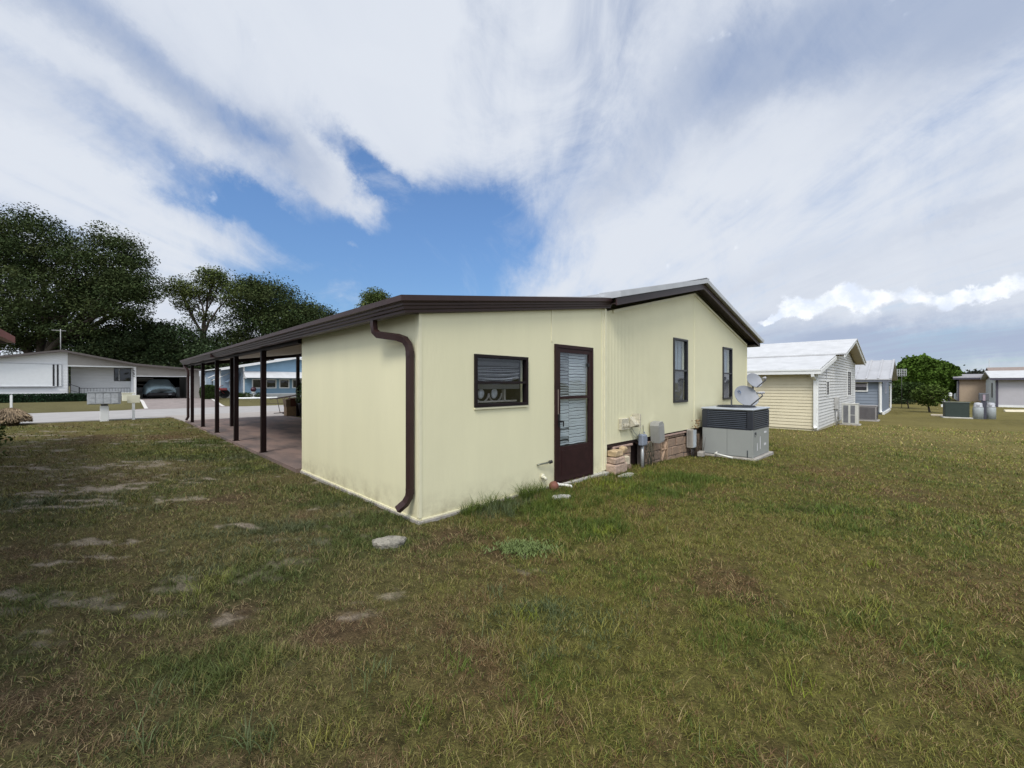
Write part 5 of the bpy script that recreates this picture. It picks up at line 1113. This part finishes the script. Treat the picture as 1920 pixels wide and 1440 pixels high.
p = H(4.15, 16.2); bush('potted_plant', 'leafy plant with pale green leaves beside the inner carport post', 'plant', p.x, p.y, .38, .38, .55, 1.0, 650, .13, leaf_mat('pale_leaf', (.13, .18, .09)), None, 8, z=.03)
t = thing('plant_pot', 'black plant pot under the leafy plant by the inner carport post', 'pot', 4.12, 16.1, .03); mb = MB(); mb.lathe([(.20, 0), (.28, .55), (.30, .60), (.26, .60), (.25, .55)], 20); mb.build('pot', black_m, t)
# neighbour with a brick red fascia at the left edge
t = thing('red_trim_house', 'neighbouring house whose brick red roof edge just enters at the left edge', 'house', -4.93, 12.0, 0)
red = mat('brick_red_fascia', (.24, .065, .04), .5, noise=.1)
mb = MB(); mb.prism([(-5.6, 3.62), (.85, 2.56), (.85, 2.70), (-5.6, 3.78)], .30, .36); mb.box(.82, .95, -14, .36, 2.53, 2.69); mb.build('fascia', red, t)
mb = MB(); mb.prism([(-5.6, 3.70), (.86, 2.63), (.86, 2.70), (-5.6, 3.80)], -14, .299); mb.build('roof', roof_metal, t)
mb = MB(); mb.box(-5, -.15, -14, -.1, -.05, 2.7); mb.prism([(-5, 2.701), (-.15, 2.701), (-.15, 2.71), (-5, 3.5)], -14, -.1); mb.build('wall', white_p, t)
mb = MB(); mb.box(-.14, .81, -14, .29, 2.5, 2.54); mb.build('soffit', mat('dark_soffit', (.04, .025, .02), .8), t)

# ================================================================== houses to the right
def lap_house(name, label, a, b, z, wm, em, roofm, trim, shed_w=3.72, main_w=7.8, eave=2.30, ridge=3.72, over=.42, depth=16, step=.125, low_side=-.3, soff=None, group=None):
    t = thing(name, label, 'house', a, b, 0, 0, group); g = z; ap = shed_w+main_w/2; E = shed_w+main_w
    rzs = lambda s: g+eave+.184*(s+.3); main = lambda s: ridge-.235*abs(s-ap)
    mb = MB(); mb.box(.05, shed_w, .05, depth, g-.2, g+1.99); mb.box(shed_w+.001, E-.05, .05, depth, g-.2, main(E)-.121); mb.prism([(shed_w, main(shed_w)-.12), (E-.05, main(E)-.12), (ap, ridge-.12)], .05, depth); mb.prism([(.05, g+2), (shed_w, g+2), (shed_w, rzs(shed_w)-.13), (.05, rzs(0)-.13)], .05, depth-.02)
    mb.build('wall_core', wm, t)
    mb = MB(); laps(mb, lambda s, d, q: (.036+d, s, q), .05, depth, g+.02, rzs(0)-.10, step, .019); mb.build('side_wall', wm, t)
    mb = MB(); zq = g+.02
    while zq < ridge-.2:
        z1 = zq+step; 
        def rng_(zv):
            lo = .05 if zv < rzs(0)-.12 else ((zv-g-eave+.12)/.184-.3 if zv < rzs(shed_w)-.12 else ap-(ridge-.14-zv)/.235)
            hi = E if zv < main(E)-.14 else ap+(ridge-.14-zv)/.235
            return max(lo, .05), hi
        lo, hi = rng_(z1)
        if hi-lo > .1: mb.add([(lo, .006, zq), (hi, .006, zq), (hi, .04, z1), (lo, .04, z1), (lo, .045, zq), (hi, .045, zq)], [(0, 1, 2, 3), (0, 4, 5, 1)])
        zq = z1
    mb.build('end_wall', em, t)
    mb = MB(); mb.box(-.005, .085, .0, .10, g, rzs(0)-.11); mb.box(E-.09, E+.01, .0, .06, g, main(E)-.1); mb.build('corner_board', trim, t)
    mb = MB(); mb.prism([(-.3, rzs(-.3)-.02), (shed_w+.7, rzs(shed_w+.7)-.02), (shed_w+.7, rzs(shed_w+.7)+.05), (-.3, rzs(-.3)+.04)], -.10, depth); mb.build('low_roof', roofm, t)
    mb = MB(); mb.prism([(-.28, rzs(-.28)-.17), (shed_w+.1, rzs(shed_w+.1)-.17), (shed_w+.1, rzs(shed_w+.1)-.022), (-.28, rzs(-.28)-.022)], -.12, -.06); mb.box(-.36, -.30, -.13, depth, rzs(-.3)-.15, rzs(-.3)+.03); mb.box(-.38, -.361, -.13, depth, rzs(-.3)-.02, rzs(-.3)+.035); mb.build('gutter', trim, t)
    mb = MB()
    for (p0, p1) in ((shed_w-.1, ap), (ap, E+.5)): mb.prism([(p0, main(p0)-.11), (p1, main(p1)-.11), (p1, main(p1)+.03), (p0, main(p0)+.03)], -over, -over+.04)
    mb.build('rake_board', trim, t)
    mb = MB()
    for (p0, p1) in ((shed_w-.12, ap), (ap, E+.55)): mb.prism([(p0, main(p0)+.032), (p1, main(p1)+.032), (p1, main(p1)+.09), (p0, main(p0)+.09)], -over-.04, depth)
    mb.build('roof', roofm, t)
    mb = MB()
    for (p0, p1) in ((shed_w, ap), (ap, E+.48)): mb.prism([(p0, main(p0)-.06), (p1, main(p1)-.06), (p1, main(p1)-.03), (p0, main(p0)-.03)], -over+.041, .02)
    mb.box(E+.02, E+.48, .021, depth, main(E+.48)-.06, main(E+.48)-.03); mb.build('soffit', soff or trim, t)
    mb = MB(); mb.tube([(-.33, .12, rzs(-.3)-.13), (-.33, .12, rzs(-.3)-.22), (-.05, .09, rzs(-.3)-.38), (-.05, .09, g+.15), (-.16, .05, g+.05)], 0, rect=(.08, .10)); mb.build('downspout', trim, t)
    return t
beige = mat('beige_lap_siding', (.64, .58, .42), .6, noise=.05, nscale=1.5); whl = mat('white_lap_siding', (.60, .60, .585), .6, noise=.06, nscale=1.5)
add_dirt(whl, -.3, .3, .25)
t = lap_house('lap_sided_house', 'beige and white lap sided house with a white roof, right of the yellow home', 17.18, -.89, -.27, beige, whl, roof_white, white_p, soff=mat('tan_soffit', (.40, .35, .26), .7))
w1 = window(t, 1.95, 2.55, 1.02, 1.62, y=.02, g=dkglass, m=white_p, fw=.06); 
mb = MB(); mb.box(1.9, 2.6, .008, .012, 1.0, 1.64); mb.build('dark_recess', dark_in, w1)
w1 = window(t, 8.3, 9.7, .86, 2.2, y=.02, g=dkglass, m=white_p, fw=.08)
for x in (8.32, 9.2): mb = MB(); mb.box(x, x+.42, .002, .012, .88, 2.18); mb.build('dark_recess', dark_in, w1)
mb = MB(); mb.box(1.9, 2.0, .0, .024, 1.72, 2.30); mb.build('wall_vent', mat('pale_grey_trim', (.42, .43, .45)), t)
mb = MB(); mb.box(3.95, 4.35, -.14, .02, .35, .90, bev=.02); mb.tube([(4.05, -.06, .35), (4.05, -.06, -.45)], .03, n=8); mb.tube([(4.25, -.06, .35), (4.25, -.06, .1), (4.4, -.08, -.1)], .03, n=8); mb.build('meter_box', mat('pale_grey_metal', (.40, .40, .39), .5, noise=.15), t)
def cond(name, lab, a, b, z, sx, sy, sz, body, grille, vertical=True, panels=False):
    t = thing(name, lab, 'air conditioner', a, b, z); mb = MB(); mb.box(-.08, sx+.08, -.08, sy+.08, -.08, .06, bev=.02); mb.build('pad', conc, t)
    mb = MB(); mb.box(.0, sx, .0, sy, .062, sz, bev=.02); mb.build('cabinet', body, t)
    mb = MB()
    if panels:
        mb.box(-.008, -.001, .10, .26, .50, sz-.06); mb.box(-.008, -.001, .10, .26, .12, .47); mb.box(-.008, -.001, .34, .52, .12, sz-.06)
    else:
        for i in range(int((sy-.1)/.045)): mb.box(-.014, -.001, .06+i*.045, .085+i*.045, .12, sz-.06)
        for i in range(int((sx-.1)/.045)): mb.box(.06+i*.045, .085+i*.045, -.014, -.001, .12, sz-.06)
    mb.build('grille', grille, t); mb = MB(); mb.box(-.015, sx+.015, -.015, sy+.015, sz+.001, sz+.03, bev=.012); mb.build('top_cover', body, t); return t
cond('condenser', 'upright cream condenser with grey side panels by the white end wall', 22.05, -1.62, -.41, .55, .58, .98, mat('cream_cabinet', (.56, .56, .52), .5, noise=.08), mat('grey_panel', (.16, .165, .18), .5, noise=.2), panels=True)
cond('condenser', 'wide dark grey ribbed condenser in front of the grey blue house', 26.30, -1.98, -.47, .95, .95, .80, mat('warm_grey_cabinet', (.26, .25, .25), .5, noise=.08), mat('dark_grey_ribs', (.07, .065, .075), .5, noise=.1))
gb_ = mat('grey_blue_siding', (.20, .235, .29), .6, noise=.06, nscale=1.5); ribm = mat('ribbed_metal_roof', (.46, .46, .47), .4, .3, noise=.12, nscale=1.2)
# grey blue house: shed with a ribbed roof rising away
t = thing('grey_blue_house', 'small grey blue house with a ribbed silver roof beyond the white end wall', 'house', 34.4, -1.76, 0); g = -.45
mb = MB(); mb.box(.05, 7.0, .05, 14, g-.3, g+2.3); mb.build('wall_core', gb_, t)
mb = MB(); laps(mb, lambda s, d, q: (.036+d, s, q), .0, 14, g, g+2.22, .21, .02); mb.build('side_wall', gb_, t)
mb = MB(); laps(mb, lambda s, d, q: (s, .036+d, q), .0, 7.0, g, g+2.22, .21, .02); mb.build('end_wall', gb_, t)
mb = MB(); mb.prism([(-.35, g+2.22), (3.5, g+3.62), (3.5, g+3.68), (-.35, g+2.28)], -.45, 14); mb.prism([(3.5, g+3.62), (7.4, g+2.22), (7.4, g+2.28), (3.5, g+3.68)], -.45, 14)
for i in range(24): b = -.44+i*.6; mb.prism([(-.36, g+2.28), (3.5, g+3.68), (3.5, g+3.74), (-.36, g+2.34)], b, b+.10)
mb.build('roof', ribm, t)
mb = MB(); mb.prism([(.0, g+2.2), (7.0, g+2.2), (3.5, g+3.5)], -.02, .04); mb.build('gable', gb_, t)
mb = MB(); mb.box(-.32, -.26, -.44, 14, g+2.08, g+2.215); mb.build('gutter', mat('dark_slate_trim', (.13, .14, .17), .5), t)
mb = MB(); mb.tube([(-.24, .12, g+2.2), (-.10, .12, g+2.0), (-.07, .12, g+.15), (-.2, .05, g+.05)], 0, rect=(.10, .12)); mb.build('downspout', white_p, t)
mb = MB(); mb.tube([(6.8, -.07, g+2.0), (6.8, -.07, g+.1)], 0, rect=(.1, .1)); mb.box(-.05, 7, -.08, .03, g-.1, g+.06); mb.build('base_trim', white_p, t)
wi = window(t, .78, 2.1, 1.02, 1.60, T=Matrix.Rotation(R(90), 4, 'Z') @ Matrix.Diagonal((1, -1, 1, 1)), g=dkglass, m=white_p, fw=.07); wi.location = (-.02, 0, 0)
mb = MB(); mb.box(.005, .010, .75, 2.12, 1.0, 1.62); mb.build('dark_recess', dark_in, wi)
mb = MB(); mb.box(-.01, .004, .80, 2.1, 1.30, 1.5); mb.build('blind', mat('grey_blind', (.30, .28, .31), .7), wi)
wi = window(t, 2.6, 3.2, .85, 1.95, y=.01, g=dkglass, m=mat('lilac_grey_trim', (.36, .37, .43), .5), fw=.08); mb = MB(); mb.box(2.6, 3.2, .0, .005, .85, 1.95); mb.build('dark_recess', dark_in, wi)
# rooftop antenna grid beyond
t = thing('mesh_antenna', 'pale square grid antenna beside the grey blue house roof', 'antenna', 42.2, -2.42, -.38)
mb = MB(); mb.tube([(0, 0, 0), (0, 0, 3.0)], .02, n=6); mb.build('mast', mat('dark_stake', (.05, .05, .05)), t)
mb = MB()
for i in range(5): mb.box(-.03, .0, -.28+i*.13, -.25+i*.13, 2.5, 3.06); mb.box(.001, .03, -.28, .27, 2.5+i*.13, 2.53+i*.13)
mb.build('grid', mat('grid_grey', (.42, .43, .44), .6), t)
# utility pedestals
t = thing('transformer_cabinet', 'dark green utility cabinet on a pale pad on the right-hand lawn', 'utility cabinet', 33.75, -5.05, None, -85)
grn = mat('dark_green_paint', (.028, .042, .036), .5, noise=.1)
mb = MB(); mb.box(-.60, .62, -.60, .60, -.1, .06, bev=.02); mb.build('pad', mat('pale_concrete', (.42, .41, .37)), t)
mb = MB(); mb.box(-.50, .50, -.42, .42, .06, .92, bev=.015); mb.build('cabinet', grn, t)
mb = MB(); mb.prism([(-.45, .92), (.45, .92), (.45, .945), (-.45, .975)], -.53, .53, 'yz'); mb.build('lid', mat('grey_green_lid', (.17, .19, .17), .5), t)
mb = MB(); mb.box(-.47, .47, -.428, -.421, .10, .88); mb.build('door', grn, t)
def pedestal(lab, a, b):
    t = thing('cable_pedestal', lab, 'pedestal', a, b, group='pale rounded utility pedestals')
    mb = MB(); mb.lathe([(.22, -.1), (.22, .62), (.21, .64), (.19, .66)], 22); mb.build('base', mat('pale_green_grey', (.33, .36, .37), .5, noise=.1), t)
    mb = MB(); mb.lathe([(.20, .665), (.20, .70), (.175, .72), (.17, .88), (.14, .92), (.03, .94)], 22); mb.build('cap', mat('pale_grey_plastic', (.42, .43, .46), .5, noise=.1), t)
    mb = MB(); mb.box(-.22, -.16, -.06, .06, .74, .84, bev=.015); mb.box(.16, .22, -.06, .06, .74, .84, bev=.015); mb.build('ear', mat('pale_grey_plastic', (.42, .43, .46)), t)
pedestal('left of two pale rounded pedestals beside the dark green cabinet', 33.55, -5.92); pedestal('right of two pale rounded pedestals beside the dark green cabinet', 34.0, -6.42)
t = thing('meter_post', 'dark post carrying grey meter boxes between two pale pedestals', 'meter post', 33.70, -6.15)
mb = MB(); mb.box(-.12, .12, -.10, .10, -.1, 1.05); mb.build('post', mat('slate_post', (.055, .055, .075), .6), t)
mb = MB(); mb.box(-.12, .28, -.19, .19, 1.051, 1.48, bev=.02); mb.build('meter_box', mat('dark_grey_box', (.11, .115, .13), .5), t)
mb = MB(); mb.box(-.16, -.121, -.05, .05, 1.05, 1.40); mb.build('label_strip', mat('mauve_label', (.34, .27, .32), .6), t)
t = thing('flush_pad', 'long flat tan pad in the lawn left of the dark green cabinet', 'pad', 35.6, -4.35); mb = MB(); mb.box(-.5, .5, -.35, .35, -.1, .07, bev=.02); mb.build('slab', mat('tan_concrete', (.38, .33, .25), .9, noise=.15), t)
t = thing('telephone_pedestal', 'small white and black pedestal in front of the farthest clipped tree', 'pedestal', 52.5, -5.0)
mb = MB(); mb.box(-.16, .16, -.02, .28, -.1, 1.05, bev=.03); mb.build('white_side', white_p, t)
mb = MB(); mb.box(-.16, .16, -.30, -.021, -.1, .95, bev=.03); mb.build('dark_side', black_m, t)
mb = MB(); mb.box(-.2, .2, -.42, -.2, .951, 1.3, bev=.05); mb.box(-.2, .2, .0, .35, 1.051, 1.35, bev=.05); mb.build('cap', white_p, t)
# far right: houses down the row
def far_house(name, lab, a, b, w_, d_, h, rise, z, wm, rm, tm, door=None):
    """ridge along a; wall a = const faces the near lawn; spans b..b-d_"""
    t = thing(name, lab, 'house', a, b, 0); g = z
    mb = MB(); mb.box(0, w_, -d_, 0, g-.3, g+h); mb.build('wall', wm, t)
    mb = MB(); mb.prism([(-.5, g+h), (w_/2, g+h+rise), (w_/2, g+h+rise+.12), (-.5, g+h+.12)], -d_-.4, .4); mb.prism([(w_/2, g+h+rise), (w_+.5, g+h), (w_+.5, g+h+.12), (w_/2, g+h+rise+.12)], -d_-.4, .4); mb.build('roof', rm, t)
    mb = MB(); mb.prism([(0, g+h), (w_, g+h), (w_/2, g+h+rise)], -.02, .0); mb.prism([(0, g+h), (w_, g+h), (w_/2, g+h+rise)], -d_, -d_+.02); mb.build('gable', wm, t)
    mb = MB(); mb.box(-.52, -.46, -d_-.4, .4, g+h-.10, g+h+.10); mb.box(-.08, .0, -.12, .03, g, g+h); mb.build('trim', tm, t); return t
dkt = mat('dark_plum_trim', (.07, .065, .09), .6); lil = mat('lilac_grey_wall', (.42, .41, .44), .7, noise=.05, nscale=1.5); tanw = mat('tan_wall', (.42, .33, .245), .7, noise=.05)
t = far_house('grey_white_house', 'pale grey white roofed house cut by the right edge', 56.0, -8.3, 9, 12, 2.55, .75, -.6, lil, roof_white, dkt)
mb = MB(); mb.box(-.01, 8.9, .0, .05, -.55, 1.95); mb.build('end_wall', mat('white_end_wall', (.58, .61, .62), .7), t)
mb = MB(); mb.box(-.03, -.001, -2.2, .02, -.7, -.42); mb.build('base_board', white_p, t)
mb = MB(); mb.box(2.2, 2.9, .051, .09, .2, 1.6); mb.build('window', black_m, t)
t = far_house('tan_house', 'tan house with a dark eave behind the pale pedestals', 72.0, -6.45, 9, 4.0, 2.75, .5, -.6, tanw, mat('grey_roof', (.26, .25, .26), .7), dkt)
mb = MB(); mb.box(.02, 9, .0, .06, -.5, 1.8); mb.build('end_wall', mat('white_end_wall', (.58, .61, .62)), t)
t = far_house('tan_house', 'pinkish tan house between the plain tan house and the grey white house', 66.0, -9.1, 10, 4.0, 2.9, 1.0, -.6, mat('pinkish_tan_wall', (.46, .36, .29), .7, noise=.05), mat('rust_roof', (.24, .19, .165), .8), dkt)
t = far_house('small_white_house', 'small distant white house between the clipped trees and the tan house', 100.0, -7.6, 8, 3.5, 2.4, 1.1, -.6, white_p, mat('cream_roof', (.46, .42, .36), .8), dkt)
t = thing('radio_mast', 'thin distant radio mast on the skyline at the far right', 'mast', 150, -14.3, -.6); mb = MB(); mb.tube([(0, 0, 0), (0, 0, 8.2)], .05, n=5); mb.build('pole', mat('antenna_grey', (.38, .38, .38)), t)
o = MB(); o.tube([(0, 0, .02), (.6, -1.2, .04), (.3, -3.0, .03)], 0, rect=(.25, .12)); o = o.build('kerb_strip', mat('cream_kerb', (.55, .50, .38), .9)); o.location = H(46.5, -8.0, -.6); o.rotation_euler = (0, 0, TH); tag(o, 'short curved pale kerb in the grass at the right edge', 'kerb')
